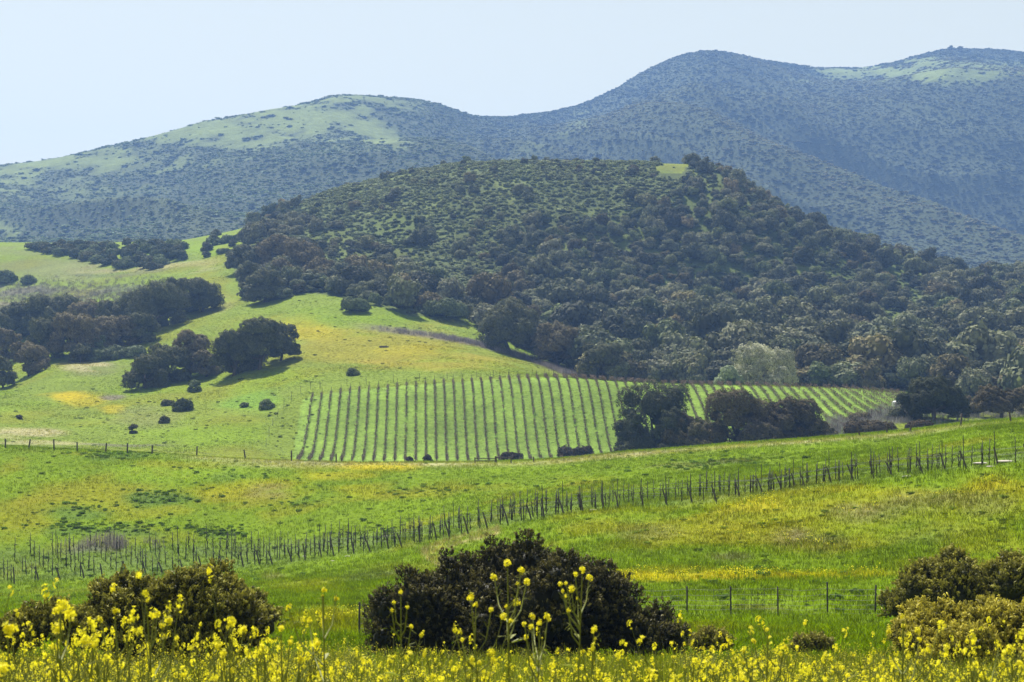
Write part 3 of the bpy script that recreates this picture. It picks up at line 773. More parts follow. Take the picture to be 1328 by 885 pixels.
# the 300 that show largest stand as trees of their own
vis = seen(hills, MS_h, tx, ty, tz, 3, None, 0.0) & (tpx > -5) & (tpx < 1333)
rank = np.where(vis, tw / ty * (1 + 0.25 * rng.random(n)), 0)
own = np.zeros(n, bool); own[np.argsort(-rank)[:275]] = True
WLAB = ('dark evergreen oak crowded among others on the wooded hill', 'brownish oak crowded among darker ones on the wooded hill', 'lighter green tree standing out among dark oaks on the wooded hill')
for i in np.nonzero(own)[0]:
    o = link(bpy.data.objects.new('oak_tree', wood_meshes[int(rng.integers(7))]))
    o.location = (tx[i], ty[i], tz[i] - 0.06 * tw[i]); o.rotation_euler.z = rng.random() * 6.28
    o.scale = (tw[i], tw[i] * (0.9 + 0.2 * rng.random()), tw[i] * th[i])
    o.color = (*ttint[i], 1)
    k = 2 if grn[i] > 0.80 else 1 if grn[i] < 0.10 else 0
    tag(o, WLAB[k], 'tree', ('dark oaks covering the wooded hill', 'brownish oaks on the wooded hill', 'lighter green trees on the wooded hill')[k])
r = ~own
scatter('woodland', np.stack([tx, ty, tz - 0.06 * tw], -1)[r], np.stack([tw, tw, tw * th], -1)[r], rng.random(n)[r] * 6.28, ttint[r], wood_protos)
print('wood', n)
# undergrowth: sage and coyote brush between and above the oaks
x2, y2 = jgrid(458, 985, 2.6, 0.44)
z2 = hills.z(x2, y2); px2, py2 = project(x2, y2, z2)
ok = inside(px2 + 8 * fbm(x2 / 15, y2 / 15, 221, 2), py2 + 3, WOOD_POLY) & seen(hills, MS_h, x2, y2, z2, 2, None, 0.003)
x2, y2, z2, px2, py2 = x2[ok], y2[ok], z2[ok], px2[ok], py2[ok]
wx = 22 * fbm(x2 / 40, y2 / 40, 223, 3)
sh2 = inside(px2 + wx, py2 + wx * 0.6, SHRUB_POLY)
g2 = fbm(x2 / 16, y2 / 16, 237, 3)
p2 = np.where(sh2, np.where(g2 > 0.45, 0.6, 0.97), 0.55)
for gx, gy, rx, ry in glade:
    p2 = np.where(np.hypot((px2 - gx) / rx, (py2 - gy) / ry) < 1, 0.06, p2)
ok = rng.random(len(x2)) < p2
x2, y2, z2, sh2 = x2[ok], y2[ok], z2[ok], sh2[ok]
n2 = len(x2); s2 = 1.6 + 2.6 * rng.random(n2) ** 1.5
cl = (0.5 + 0.5 * fbm(x2 / 20, y2 / 20, 241, 3))[:, None]
t2 = np.where(sh2[:, None], np.array((0.185, 0.220, 0.088)) * (1 - cl) + np.array((0.240, 0.255, 0.125)) * cl, np.array((0.125, 0.150, 0.066)))
t2 = t2 * (0.6 + 0.8 * rng.random((n2, 1)))
scatter('hill_scrub', np.stack([x2, y2, z2 - 0.08 * s2], -1), np.stack([s2, s2, s2 * (0.5 + 0.35 * rng.random(n2))], -1), rng.random(n2) * 6.28, t2, shrub_protos)
print('scrub', n2)

# ------------------------------------------------------------------ oaks and bushes one by one
OAK = (0.105, 0.110, 0.050); OAKB = (0.170, 0.145, 0.075); OAKG = (0.13, 0.16, 0.065); DARK = (0.058, 0.064, 0.027); SAGE = (0.17, 0.20, 0.11)

def tree(px, py, wpx, hpx, label, col=OAK, sheet=None, name='oak_tree', cat='tree', group=None, dens=1.0, trunk=True, k=None, base=-0.02, seed=None, leaf=None, core=0.56, fork=0.22, sink=0.03, dmax=None, at_D=None):
    sheet = sheet or hills
    X, Y, Z = sheet.hit(px, py, dmax=dmax)
    m = Y / F; w, h = wpx * m, hpx * m
    if at_D:                                                  # stands out of sight behind the crest: only its top is given
        X, Y = float(ray(px, py - hpx)[0]) * at_D, at_D; Z = float(sheet.z(X, Y)); w, h = wpx * Y / F, float(ray(px, py - hpx)[1]) * Y - Z
    rg = np.random.default_rng(seed if seed is not None else int(px * 13 + py * 7))
    root = link(bpy.data.objects.new(name, None)); root.empty_display_size = 1
    root.location = (X, Y, Z - sink * h); root.rotation_euler.z = rg.random() * 0.6
    tag(root, label, cat, group)
    k = k or int(12 + w * 0.45)
    lobes = oak_lobes(w, h, rg, k, base)
    ls = leaf or max(0.13, 0.95 * m)
    area = 2.2 * w * h + 1.2 * w * w
    nl = int(min(26000, dens * area * 1.9 / (1.4 * ls * ls)))
    g = Geo(); crown(g, lobes, nl, ls, 0.62, rg, 0, up=0.2, core=core, fill=0.88)
    c = link(bpy.data.objects.new('crown', g.mesh('crown', [M_leaf_o])), root); c.color = (*col, 1)
    if trunk:
        g = Geo(); limbs(g, h, lobes[1:], rg, max(0.12, 0.030 * w + 0.05), 0.03 * w * rg.normal(), 0, fork)
        link(bpy.data.objects.new('trunk', g.mesh('trunk', [M_bark])), root)
    return root

LEFT = 'oaks of the dark grove in the left pasture'
for a in [
    (262, 405, 58, 46, 'open crowned oak at the upper right tip of the left grove, sky-side limbs showing', OAK, .75),
    (234, 408, 46, 50, 'tall narrow oak just left of the open crowned oak at the grove tip', OAK, 1),
    (200, 428, 92, 66, 'broadest round oak of the upper grove with smooth dark dome', OAK, 1),
    (158, 432, 70, 48, 'flat topped oak between the broadest dome and the middle of the left grove', OAK, 1),
    (118, 436, 64, 50, 'reddish brown tinged oak behind the middle of the left grove', OAKB, 1),
    (66, 432, 86, 52, 'wide dark oak with ragged top on the back edge of the left grove', OAK, 1),
    (18, 440, 62, 50, 'dark oak on the back edge of the left grove cut by the picture border', OAK, 1),
    (150, 452, 66, 44, 'rusty brown oak in the front middle of the left grove', OAKB, 1),
    (183, 445, 50, 40, 'dark low oak under the broadest dome at its left foot', OAK, 1),
    (95, 465, 66, 62, 'large brown tinged oak at the front of the left grove above the pale bank', OAKB, 1),
    (62, 466, 60, 55, 'dark oak filling the gap behind the front of the left grove', OAK, 1),
    (122, 462, 34, 30, 'grey green rounded tree at the right end of the grove front', OAKG, 1),
    (38, 488, 52, 46, 'rounded olive oak at the lower front of the left grove by the meadow', OAKB, 1),
    (4, 503, 34, 44, 'oak on the meadow edge cut in half by the left picture border', OAK, 1),
    (8, 470, 40, 46, 'small oak above the half cut oak at the left border', OAKB, 1),
    (104, 470, 30, 26, 'small dark oak tucked under the brown tinged grove front', OAK, 1)]:
    tree(*a[:6], dens=a[6], group=LEFT)
MID = 'oaks of the clump on the slope above the left meadow'
for a in [
    (188, 504, 58, 46, 'dark oak at the left foot of the lower clump with a sharp meadow shadow', OAK),
    (216, 496, 62, 52, 'tallest dark oak on the left half of the lower clump', OAK),
    (246, 486, 52, 60, 'brownish oak behind the left half of the lower clump', OAKB),
    (268, 489, 44, 36, 'low brown oak in the dip between both halves of the lower clump', OAKB),
    (303, 488, 64, 62, 'dark oak with open stems at the centre of the lower clump', OAK),
    (336, 480, 68, 70, 'tallest oak of the lower clump with a high rounded top', OAK),
    (364, 468, 50, 52, 'oak at the right end of the lower clump beside the yellow slope', OAK)]:
    tree(*a, group=MID)
UP = 'oaks at the corner where the wood meets the upper pasture'
for a in [
    (326, 352, 50, 36, 'dark oak at the upper left corner of the wood by the pasture', OAK),
    (356, 346, 58, 42, 'reddish brown oak on top of the corner clump of the wood', OAKB),
    (344, 392, 54, 46, 'big dark oak standing lowest in the corner clump of the wood', OAK),
    (322, 385, 26, 48, 'narrow dark oak on the left flank of the corner clump', OAK),
    (395, 350, 52, 40, 'grey brown tree at the right of the corner clump', OAKB),
    (366, 365, 40, 30, 'brown rounded oak in the middle of the corner clump', OAKB)]:
    tree(*a, group=UP)
tree(662, 458, 82, 76, 'largest dark oak of the wood edge, rising over the dry track', OAK)
tree(725, 478, 70, 62, 'dark oak beside the wood edge giant just above the weedy track', OAKB)
tree(780, 492, 60, 50, 'small dark oak of the wood edge behind the vineyard corner', OAK)
tree(575, 412, 66, 24, 'low green thicket bush along the upper pasture at the wood edge', OAKG, name='thicket_bush', cat='bush', trunk=False)
tree(460, 405, 0.1 + 44, 20, 'grey green bush on the pasture edge left of the low thicket', OAKG, name='thicket_bush', cat='bush', trunk=False)
tree(988, 503, 92, 60, 'pale grey green willow standing out before the dark wood', (0.40, 0.40, 0.27), name='willow_tree', dens=0.7, at_D=466, core=0.4)
tree(945, 503, 40, 30, 'small pale green willow at the left foot of the large one', (0.30, 0.35, 0.21), name='willow_tree', at_D=460)
# below the vineyard, behind the ridge
tree(848, 592, 98, 106, 'tall dark oak at the lower edge of the vineyard with gaps near its foot', DARK, dens=1.0, base=-0.08)
tree(818, 593, 50, 52, 'rounded dark oak at the left foot of the tall dark oak below the vineyard', DARK, base=-0.08)
tree(874, 592, 56, 66, 'dark oak filling the right side of the tall dark oak below the vineyard', DARK, base=-0.08)
tree(906, 589, 54, 50, 'dense low oak joining the tall dark oak to the brown group', (0.085, 0.078, 0.036), base=-0.08)
tree(1004, 583, 56, 50, 'dense brown oak between the two highest of the brown group', (0.095, 0.078, 0.038), base=-0.08)
tree(888, 590, 56, 56, 'low brown oak leaning on the tall dark oak below the vineyard', (0.095, 0.078, 0.038), base=-0.08)
tree(958, 585, 92, 84, 'highest brown oak of the group below the vineyard', (0.105, 0.085, 0.040))
tree(1025, 575, 78, 62, 'second brown oak with a flat crown right of the highest one', (0.105, 0.085, 0.040))
tree(918, 590, 54, 44, 'low olive brown oak at the foot of the highest brown oak', (0.095, 0.085, 0.038), base=-0.08)
tree(985, 588, 60, 44, 'greyish brown oak at the front foot of the brown group', (0.115, 0.098, 0.058))
tree(1058, 574, 34, 32, 'small brown oak at the right end of the brown group', (0.095, 0.078, 0.038), base=-0.08)
tree(1212, 545, 84, 58, 'dark oak with bare forked stems between vineyard and road posts', DARK, dens=0.9, base=0.13, fork=0.24)
tree(1180, 545, 40, 36, 'small dark oak against the left side of the forked oak', DARK)
tree(1242, 546, 34, 30, 'small dark oak against the right side of the forked oak', DARK)
tree(1268, 541, 44, 30, 'low brown oak in the gap between forked and flat crowned oaks', OAKB)
tree(1298, 545, 74, 46, 'flat crowned oak with a leaning bare trunk near the right border', (0.095, 0.078, 0.038), base=0.13, fork=0.24)
tree(1335, 540, 44, 42, 'brown oak cut by the right border beside the flat crowned oak', OAKB)
for a in [(1258, 505, 52, 40, 'dark oak behind and above the forked oak', OAK), (1286, 498, 48, 36, 'brown oak between the forked and flat crowned oaks, farther back', OAKB), (1318, 503, 50, 40, 'dark oak farther back at the right border', OAK), (1235, 500, 36, 30, 'olive oak just over the crown of the forked oak', OAKG)]:
    tree(*a, group='oaks behind the right end of the vineyard')
bush = dict(name='bush', cat='bush', trunk=False, base=-0.16, core=0.6, sink=0.12)
for a in [
    (1128, 562, 72, 17, 'long low brown bush behind the ridge posts', (0.085, 0.066, 0.030)), (1192, 556, 40, 12, 'small low brown bush between two leaning ridge posts', (0.085, 0.062, 0.030)),
    (1075, 566, 26, 14, 'brown brush at the right foot of the brown oaks', OAKB), (748, 592, 52, 14, 'long low dark brown bush at the vineyard foot', (0.055, 0.043, 0.026)), (664, 597, 32, 12, 'rounded brown bush beside the rail gate', (0.060, 0.045, 0.028)),
    (555, 601, 15, 13, 'dark round bush at the foot of the vineyard rows', (0.045, 0.036, 0.024)), (531, 600, 12, 9, 'tiny brown bush left of the dark round one at the vineyard foot', (0.06, 0.045, 0.028)),
    (1162, 543, 30, 16, 'dark brush left of the forked oak by the white tank', OAK), (1115, 546, 30, 12, 'dark brush at the lower right corner of the vineyard', OAKB)]:
    tree(*a, **bush)
for a in [
    (458, 487, 19, 11, 'lone grey bush on the yellow slope above the vineyard', OAKG), (346, 530, 21, 14, 'round green bush on the slope left of the vineyard', OAKG), (317, 528, 13, 7, 'tiny bush left of the round green slope bush', OAKG),
    (252, 508, 20, 18, 'round bush just under the lower oak clump', OAKG), (237, 533, 28, 19, 'sprawling olive bush on the slope below the oak clump', (0.075, 0.09, 0.03)), (218, 526, 20, 9, 'flat dark bush left of the sprawling olive bush', OAK), (213, 549, 15, 11, 'small dark bush in the lower meadow', OAK), (173, 562, 13, 14, 'thin brown green bush in the lower meadow', (0.08, 0.08, 0.04)),
    (38, 368, 23, 13, 'lone round bush on the upper left pasture', OAKG), (25, 544, 9, 7, 'tiny grey bush on the pale bare bank', (0.08, 0.07, 0.06)), (8, 366, 30, 18, 'grey brush at the left border of the upper pasture', OAKG),
    (150, 465, 34, 20, 'pale sage bush below the grove front', SAGE), (128, 468, 30, 16, 'green bush at the bright meadow corner below the grove', OAKG), (175, 462, 30, 16, 'light sage bush between both oak groves', SAGE), (278, 476, 20, 12, 'sage bush in the dip of the lower clump', SAGE)]:
    tree(*a, **bush)
# brush along the far swale of the upper pasture
rg = np.random.default_rng(77)
for i in range(64):
    t = i / 63
    bx = 45 + 190 * t + rg.normal() * 4; by = 320 + (np.interp(t, [0, .3, .6, .85, 1], [323, 334, 346, 348, 334]) - 320) * ((i * 7) % 5 / 4.0)
    tree(bx, by + 1, 17 + 15 * rg.random(), 6 + 6 * rg.random() + 4 * t, 'grey green brush crowded in the swale of the upper pasture', [OAKG, OAK, (0.07, 0.085, 0.04)][i % 3], group='brush of the upper pasture swale', dens=0.7, k=7, **bush)
for i in range(12):
    tree(rg.uniform(262, 318), rg.uniform(306, 340), rg.uniform(12, 22), rg.uniform(7, 13), 'small grey green bush between upper pasture and wood', [OAKG, OAK][i % 2], group='bushes between upper pasture and wood', k=6, **bush)
# far skyline
for a in [(1233, 68, 9, 8, 'small bare armed tree on the highest skyline, left one of the pair'), (1245, 68, 10, 7, 'round headed tree on the highest skyline, right one of the pair')]:
    tree(*a, OAK, sheet=mtns, dens=0.5, base=0.45, fork=0.4, k=5, core=0.3, sink=-0.05)

# ------------------------------------------------------------------ meadow grass, field grass and flowers
M_dry = leaf_mat('dead_stalk', 'instance', 0.6, 0.35, 0.8, (1, 1, 1), 0.05)
def tuft(seed, nb, wd, spread, curve=0.35, m=None, fl=0):
    rg = np.random.default_rng(seed); g = Geo()
    for i in range(nb):
        b = rg.normal(size=2) * spread * 0.45; h = 0.55 + 0.5 * rg.random(); t = rg.random() * 6.28; c = curve * (0.3 + rg.random())
        dx, dy = math.cos(t), math.sin(t); s = rg.random() * 6.28; wx_, wy_ = wd * math.cos(s), wd * math.sin(s)
        a = rg.random()
        p0, p1, p2 = np.array([b[0], b[1], -0.1]), np.array([b[0] + dx * c * .3, b[1] + dy * c * .3, h * .6]), np.array([b[0] + dx * c, b[1] + dy * c, h])
        w = np.array([wx_, wy_, 0])
        g.add([p0 - w, p0 + w, p1 + w * .8, p1 - w * .8], [(0, 1, 2, 3)], 0, a)
        g.add([p1 - w * .8, p1 + w * .8, p2 + w * .15, p2 - w * .15], [(0, 1, 2, 3)], 0, a)
    if fl:
        P = np.concatenate([rg.normal(size=(fl, 2)) * spread * .5, (0.75 + 0.4 * rg.random((fl, 1)))], 1)
        g.leaves(P, unit(rg.normal(size=(fl, 3)) + np.array([0, 0, .6])), rg.normal(size=(fl, 3)), 0.07, 0.9, 1, rg.random(fl))
    return g.mesh('tuft', [m or M_grass_i, M_petal])
tufts = [tuft(400 + i, 16, 0.035, 1.1) for i in range(5)]
dry = [tuft(420 + i, 26, 0.016, 0.8, 0.25, M_dry) for i in range(4)]
flowers = [tuft(440 + i, 8, 0.03, 1.0, 0.3, fl=10) for i in range(4)]

def grow(x, y, sheet, coverf):
    z = sheet.z(x, y)
    return z, coverf(x, y, z)
# near field: a fan that is denser close by
xs, ys = [], []
for (a, b, st) in ((40, 75, 0.40), (75, 120, 0.52), (120, 190, 0.70), (190, 272, 0.85)):
    q = jgrid(a, b, st, 0.37); xs.append(q[0]); ys.append(q[1])
x, y = np.concatenate(xs), np.concatenate(ys)
z, c = grow(x, y, field, field_cover)
px, py = project(x, y, z)
pale = smooth(c[:, 2], 0.06, 0.12) * smooth(c[:, 0], 0.2, 0.28)                    # bare track
yel = smooth(c[:, 0] / np.maximum(c[:, 1], .01), 0.85, 1.25) * (1 - smooth(c[:, 2], 0.03, 0.06))
dryw = smooth(c[:, 0] / np.maximum(c[:, 1], .01), 0.85, 1.2) * smooth(c[:, 2], 0.03, 0.055)
kk = rng.random(len(x)) > 0.85 * pale
x, y, z, c, yel, dryw = x[kk], y[kk], z[kk], c[kk], yel[kk], dryw[kk]
lush = 0.5 + 0.5 * fbm(x / 6, y / 6, 251, 4)
hgt = 0.16 + 0.34 * lush ** 1.5 + 0.30 * dryw * rng.random(len(x))
jit = (0.50 + 0.95 * rng.random((len(x), 1))) * (1 + 0.30 * fbm(x / 2.2, y / 2.2, 253, 3))[:, None]
tint = c * jit * 1.12
wid = hgt * 0.5 + 0.30 * (0.7 + 0.6 * rng.random(len(x)))
rot = rng.random(len(x)) * 6.28
pick = rng.random(len(x))
isf = pick < 0.55 * yel; isd = (~isf) & (pick < 0.75 * dryw)
isg = ~(isf | isd)
for nm, mk, pr in (('grass', isg, tufts), ('field_flowers', isf, flowers), ('dry_weeds', isd, dry)):
    hh = hgt[mk] * (1.25 if nm != 'grass' else 1.0)
    tt = tint[mk]
    if nm == 'field_flowers': tt = np.array(G_) * 1.1 * np.ones((mk.sum(), 1))
    scatter(nm, np.stack([x, y, z], -1)[mk], np.stack([wid[mk], wid[mk], hh], -1), rot[mk], tt, pr, tilt=0.12)
    print(nm, int(mk.sum()))
# broad-leaved weeds in dark green clumps
wp = [small_crown(460 + i, 80, 0.12, 5, 1.0, 0.32, 0, M_grass_i) for i in range(4)]
sp = [(150, 590, 45, 5, 60), (220, 645, 60, 9, 60), (110, 660, 60, 10, 36), (160, 686, 60, 10, 60), (90, 683, 40, 6, 50), (280, 690, 45, 6, 60), (390, 655, 40, 8, 25), (540, 638, 60, 5, 30), (960, 598, 60, 8, 60), (890, 606, 40, 7, 25), (740, 630, 70, 10, 16), (300, 615, 60, 10, 20), (700, 620, 200, 20, 30), (250, 745, 200, 12, 40), (480, 692, 60, 12, 30), (1000, 760, 150, 20, 25), (1100, 620, 200, 10, 25), (60, 775, 40, 6, 12), (1100, 790, 100, 5, 12)]
P, T = [], []
for bx, by, rx, ry, nn in sp:
    for i in range(nn):
        q = rng.normal(size=2) * 0.6
        X, Y, Z = field.hit(bx + q[0] * rx, by + q[1] * ry, 45, 285); P.append((X, Y, Z)); T.append(np.array((0.105, 0.175, 0.030)) * (0.6 + 0.8 * rng.random()))
P = np.array(P); s = 0.35 + 0.75 * rng.random(len(P)) ** 2
scatter('broad_leaved_weeds', P, np.stack([s, s, s * 0.8], -1), rng.random(len(P)) * 6.28, np.array(T), wp)
# weeds dotted over the whole field and the slope
P, T = [], []
for i in range(1500):
    X, Y, Z = field.hit(rng.uniform(-80, 1400), 560 + 260 * rng.random(), 58, 262); P.append((X, Y, Z)); T.append(np.array((0.13, 0.19, 0.022)) * (0.6 + 0.8 * rng.random()))
for i in range(450):
    X, Y, Z = hills.hit(rng.uniform(-60, 420), 490 + 110 * rng.random(), 330, 520); P.append((X, Y, Z)); T.append(np.array((0.13, 0.170, 0.035)) * (0.6 + 0.8 * rng.random()))
for i in range(250):
    X, Y, Z = hills.hit(rng.uniform(340, 760), 385 + 110 * rng.random(), 430, 640); P.append((X, Y, Z)); T.append(np.array((0.12, 0.14, 0.035)) * (0.5 + 0.9 * rng.random()))
P = np.array(P); s = (0.25 + 0.55 * rng.random(len(P)) ** 3) * (0.7 + P[:, 1] / 400)
scatter('low_weeds', P, np.stack([s, s, s * 0.6], -1), rng.random(len(P)) * 6.28, np.array(T), wp)
# grey purple dead stalks by the oaks at the right and along the weedy track over the spur
P, T = [], []
for i in range(900):
    bx = rng.uniform(1070, 1345); X, Y, Z = hills.hit(bx, np.interp(bx, [1070, 1120, 1200, 1345], [556, 545, 530, 528]) + rng.normal() * 7 + 4, 340, 470); P.append((X, Y, Z)); T.append(np.array((0.21, 0.20, 0.18)) * (0.45 + 1.0 * rng.random()))
for i in range(650):
    bx = 480 + 285 * math.sqrt(rng.random()); X, Y, Z = hills.hit(bx, np.interp(bx, [480, 560, 620, 680, 730, 800], [426, 436, 447, 464, 483, 495]) + rng.normal() * 1.3, 430, 620); P.append((X, Y, Z)); T.append(np.array((0.20, 0.18, 0.17)) * (0.6 + 0.7 * rng.random()))
for i in range(900):
    X, Y, Z = hills.hit(rng.uniform(-20, 210), 382 + rng.normal() * 10, 560, 800); P.append((X, Y, Z)); T.append(np.array((0.16, 0.15, 0.12)) * (0.6 + 0.7 * rng.random()))
for i in range(22):
    X, Y, Z = field.hit(140 + rng.normal() * 26, 708 + rng.normal() * 4, 150, 260); P.append((X, Y, Z)); T.append(np.array((0.20, 0.18, 0.16)) * (0.6 + 0.7 * rng.random()))
P = np.array(P); s = 0.9 + 0.9 * rng.random(len(P))
scatter('dead_stalks', P, np.stack([s, s, s], -1), rng.random(len(P)) * 6.28, np.array(T), dry, tilt=0.1)
# far pasture
x, y = jgrid(335, 800, 1.25, 0.36)
z = hills.z(x, y); ok = seen(hills, MS_h, x, y, z, 1.0, None, 0.002)
x, y, z = x[ok], y[ok], z[ok]; px, py = project(x, y, z)
ok = (~inside(px, py, WOOD_POLY) | (y < 455)) & (py < 606)
ok &= ~(inside(px, py, VINE_POLY) & (y < 440) & (rng.random(len(x)) < 0.6))
ok &= rng.random(len(x)) < np.clip(1.15 - (y - 335) / 600, 0.35, 1)
x, y, z = x[ok], y[ok], z[ok]
c = hill_cover(x, y, z)
lush = 0.5 + 0.5 * fbm(x / 9, y / 9, 261, 4)
h = 0.10 + 0.60 * lush ** 2.2
w = 0.45 + 0.5 * rng.random(len(x))
scatter('pasture_tufts', np.stack([x, y, z], -1), np.stack([w, w, h], -1), rng.random(len(x)) * 6.28, c * (0.55 + 0.9 * rng.random((len(x), 1))), tufts, tilt=0.1)
print('pasture', len(x))
# ------------------------------------------------------------------ big bushes at the foot of the bank
def tip_mat(name, tip, pw=2.2):
    """brownish old leaves with paler new growth at the shoot tips (v near 1)"""
    m, nt, out = new_mat(name)
    col = nd(nt, 'ShaderNodeObjectInfo').outputs['Color']
    v = nd(nt, 'ShaderNodeAttribute', attribute_name='v').outputs['Fac']
    mx = nd(nt, 'ShaderNodeMix', data_type='RGBA')
    nt.links.new(mathn(nt, 'POWER', v, pw), mx.inputs[0]); nt.links.new(col, mx.inputs[6]); mx.inputs[7].default_value = (*tip, 1)
    c = mx.outputs[2]
    p = nd(nt, 'ShaderNodeBsdfPrincipled'); nt.links.new(c, p.inputs['Base Color'])
    p.inputs['Roughness'].default_value = 0.6; p.inputs['Specular IOR Level'].default_value = 0.15
    t = nd(nt, 'ShaderNodeBsdfTranslucent'); nt.links.new(c, t.inputs['Color'])
    s = nd(nt, 'ShaderNodeMixShader'); s.inputs[0].default_value = 0.25
    nt.links.new(p.outputs[0], s.inputs[1]); nt.links.new(t.outputs[0], s.inputs[2]); nt.links.new(s.outputs[0], out.inputs[0])
    return m
M_tip_gold = tip_mat('golden_tipped_leaves', (0.46, 0.43, 0.060), 1.4)
M_tip_yellow = tip_mat('yellow_tipped_leaves', (0.66, 0.58, 0.070), 1.1)
M_tip_brown = tip_mat('brown_tipped_leaves', (0.21, 0.185, 0.050))

def big_bush(lobes, D, n, mat, col, label, seed, spread=1.3, leaf=0.075, group=None):
    rg = np.random.default_rng(seed)
    a, b = ray([l[0] for l in lobes], [l[1] for l in lobes])
    r = np.array([l[2] for l in lobes]) * D / F * 0.80
    ax = a * D; az = b * D; cx = ax.mean(); gz = float(field.z(cx, D))
    dy = (rg.random(len(lobes)) - 0.5) * 2 * spread
    root = link(bpy.data.objects.new('bush', None)); root.location = (cx, D, gz); tag(root, label, 'bush', group)
    # what looks like the near skin in the photo is one half of a rounded shrub: give it its far half too
    main = [(x - cx, y, max(z - gz, q * 0.5), q, 0.92) for x, y, z, q in zip(ax, dy, az, r)]
    back = [(p[0] * 0.9, abs(p[1]) + spread * 1.1, p[2] * 0.85, p[3], 0.92) for p in main[::2]]
    sub_ = []
    for p in main + back:                                      # smaller billows over each large one
        for _ in range(7):
            d = unit(rg.normal(size=3) + np.array([0, -0.1, 0.25])); q = p[3] * (0.20 + 0.30 * rg.random())
            e = np.array(p[:3]) + d * p[3] * (0.88 + 0.2 * rg.random())
            if e[2] > q * 0.4: sub_.append((e[0], e[1], e[2], q, 0.95))
    nb_ = len(main) + len(back)
    L2 = main + back + sub_
    lob = np.array(L2); C, R, S = lob[:, :3], lob[:, 3], lob[:, 4]
    g = Geo()
    m_ = 26; ns = n // m_                                       # upright sprigs, each a tuft of small leaves
    k = rg.choice(len(L2), ns * 3, p=R ** 2 / (R ** 2).sum())
    d = unit(rg.normal(size=(len(k), 3))); d[:, 2] = np.where(d[:, 2] < -0.45, -d[:, 2], d[:, 2])
    P = C[k] + d * (R[k] * (0.80 + 0.24 * rg.random(len(k))))[:, None] * np.stack([np.ones(len(k)), np.ones(len(k)), S[k]], -1)
    keep = P[:, 2] > 0.05
    for j in range(len(L2)):
        q = np.linalg.norm((P - C[j]) / np.array([1, 1, S[j]]), axis=1); keep &= (k == j) | (q > 0.84 * R[j])
    P, d = P[keep][:ns], d[keep][:ns]
    ax_ = unit(d * 0.7 + np.array([0, 0, 0.75]) + 0.35 * rg.normal(size=P.shape))
    ln = 0.16 + 0.20 * rg.random(len(P)) ** 1.5; lit = rg.random(len(P))
    A = np.repeat(ax_, m_, 0); t = rg.random(len(A)) ** 0.8; side = unit(np.cross(A, rg.normal(size=A.shape)))
    LN = np.repeat(ln, m_); w_ = LN * 0.34 * (1.1 - t * 0.75) * rg.random(len(A)) ** 0.5
    Q_ = np.repeat(P, m_, 0) + A * (t * LN)[:, None] + side * w_[:, None]
    T = A * 0.9 + side * 0.6 + 0.25 * rg.normal(size=A.shape)
    N = unit(side + 0.5 * A + 0.5 * rg.normal(size=A.shape))
    v = np.clip(t * (0.45 + 0.6 * np.repeat(lit, m_)) + 0.15 * rg.normal(size=len(t)), 0, 1)
    g.leaves(Q_, N, T, leaf * 0.62 * (0.6 + 0.8 * rg.random(len(A))), 0.36, 0, v)
    for j in range(len(L2)):
        c = C[j].copy(); g.blob(c, np.array([R[j]] * 3) * (0.74 if j < nb_ else 0.5), 0, 0.05, rg)
    c = link(bpy.data.objects.new('foliage', g.mesh('foliage', [mat])), root); c.color = (*col, 1)
    g = Geo()
    for j in range(0, len(main), 2):
        e = np.array(main[j][:3]); s0 = np.array([e[0] * 0.35 + rg.normal() * .2, e[1] * 0.3, -0.2])
        g.tube([s0, (s0 + e) / 2 + rg.normal(size=3) * 0.1, e], [0.06, 0.045, 0.02], 6)
    for _ in range(60):                                        # dead twigs that stick out low down
        p = main[int(rg.integers(len(main)))]; dd = unit(rg.normal(size=3) + np.array([0, -0.6, 0.2]))
        e = np.array(p[:3]) + dd * p[3] * 0.8
        if e[2] > 0.1: g.tube([e, e + dd * p[3] * 0.45], [0.010, 0.004], 3)
    link(bpy.data.objects.new('stem', g.mesh('stem', [M_bark])), root)
    return root

big_bush([(685, 739, 38), (650, 743, 32), (724, 753, 42), (600, 762, 42), (548, 777, 40), (508, 788, 28), (492, 805, 26), (560, 805, 48), (640, 790, 60), (700, 785, 60), (757, 773, 48), (790, 793, 44), (818, 817, 36), (858, 817, 24), (872, 831, 22), (740, 825, 60), (640, 837, 60), (560, 837, 46), (830, 843, 34), (500, 827, 26)],
         47, 150000, M_tip_brown, (0.026, 0.027, 0.009), 'largest dark brown bush in the foreground, behind the tall mustard stalks', 1)
big_bush([(257, 772, 36), (228, 790, 40), (283, 785, 32), (262, 795, 40), (160, 778, 30), (132, 785, 24), (185, 795, 40), (250, 820, 50), (320, 800, 28), (342, 815, 20), (300, 830, 36), (190, 832, 38), (140, 826, 30)],
         41, 100000, M_tip_gold, (0.036, 0.040, 0.011), 'dark bush with golden shoot tips standing in the mustard below the near vines', 2)
big_bush([(35, 818, 22), (62, 812, 24), (85, 825, 24), (20, 832, 20)], 39, 26000, M_tip_gold, (0.036, 0.040, 0.011), 'small low dark bush at the left border half sunk in mustard', 3)
big_bush([(1215, 765, 32), (1188, 772, 22), (1252, 748, 28), (1292, 752, 34), (1322, 762, 36), (1240, 775, 38), (1282, 780, 44), (1330, 792, 46), (1182, 795, 22), (1210, 793, 26), (1370, 770, 44)],
         49, 100000, M_tip_gold, (0.040, 0.044, 0.011), 'tall golden brown bush at the right border, rear one of two by the wire fence', 4)
big_bush([(1212, 828, 24), (1250, 822, 28), (1300, 816, 32), (1335, 822, 34), (1232, 845, 40), (1290, 842, 44), (1192, 838, 22), (1200, 860, 28), (1345, 845, 44), (1390, 830, 44)],
         39, 100000, M_tip_yellow, (0.050, 0.054, 0.011), 'low spreading golden bush at the lower right, in front of the taller one', 5)
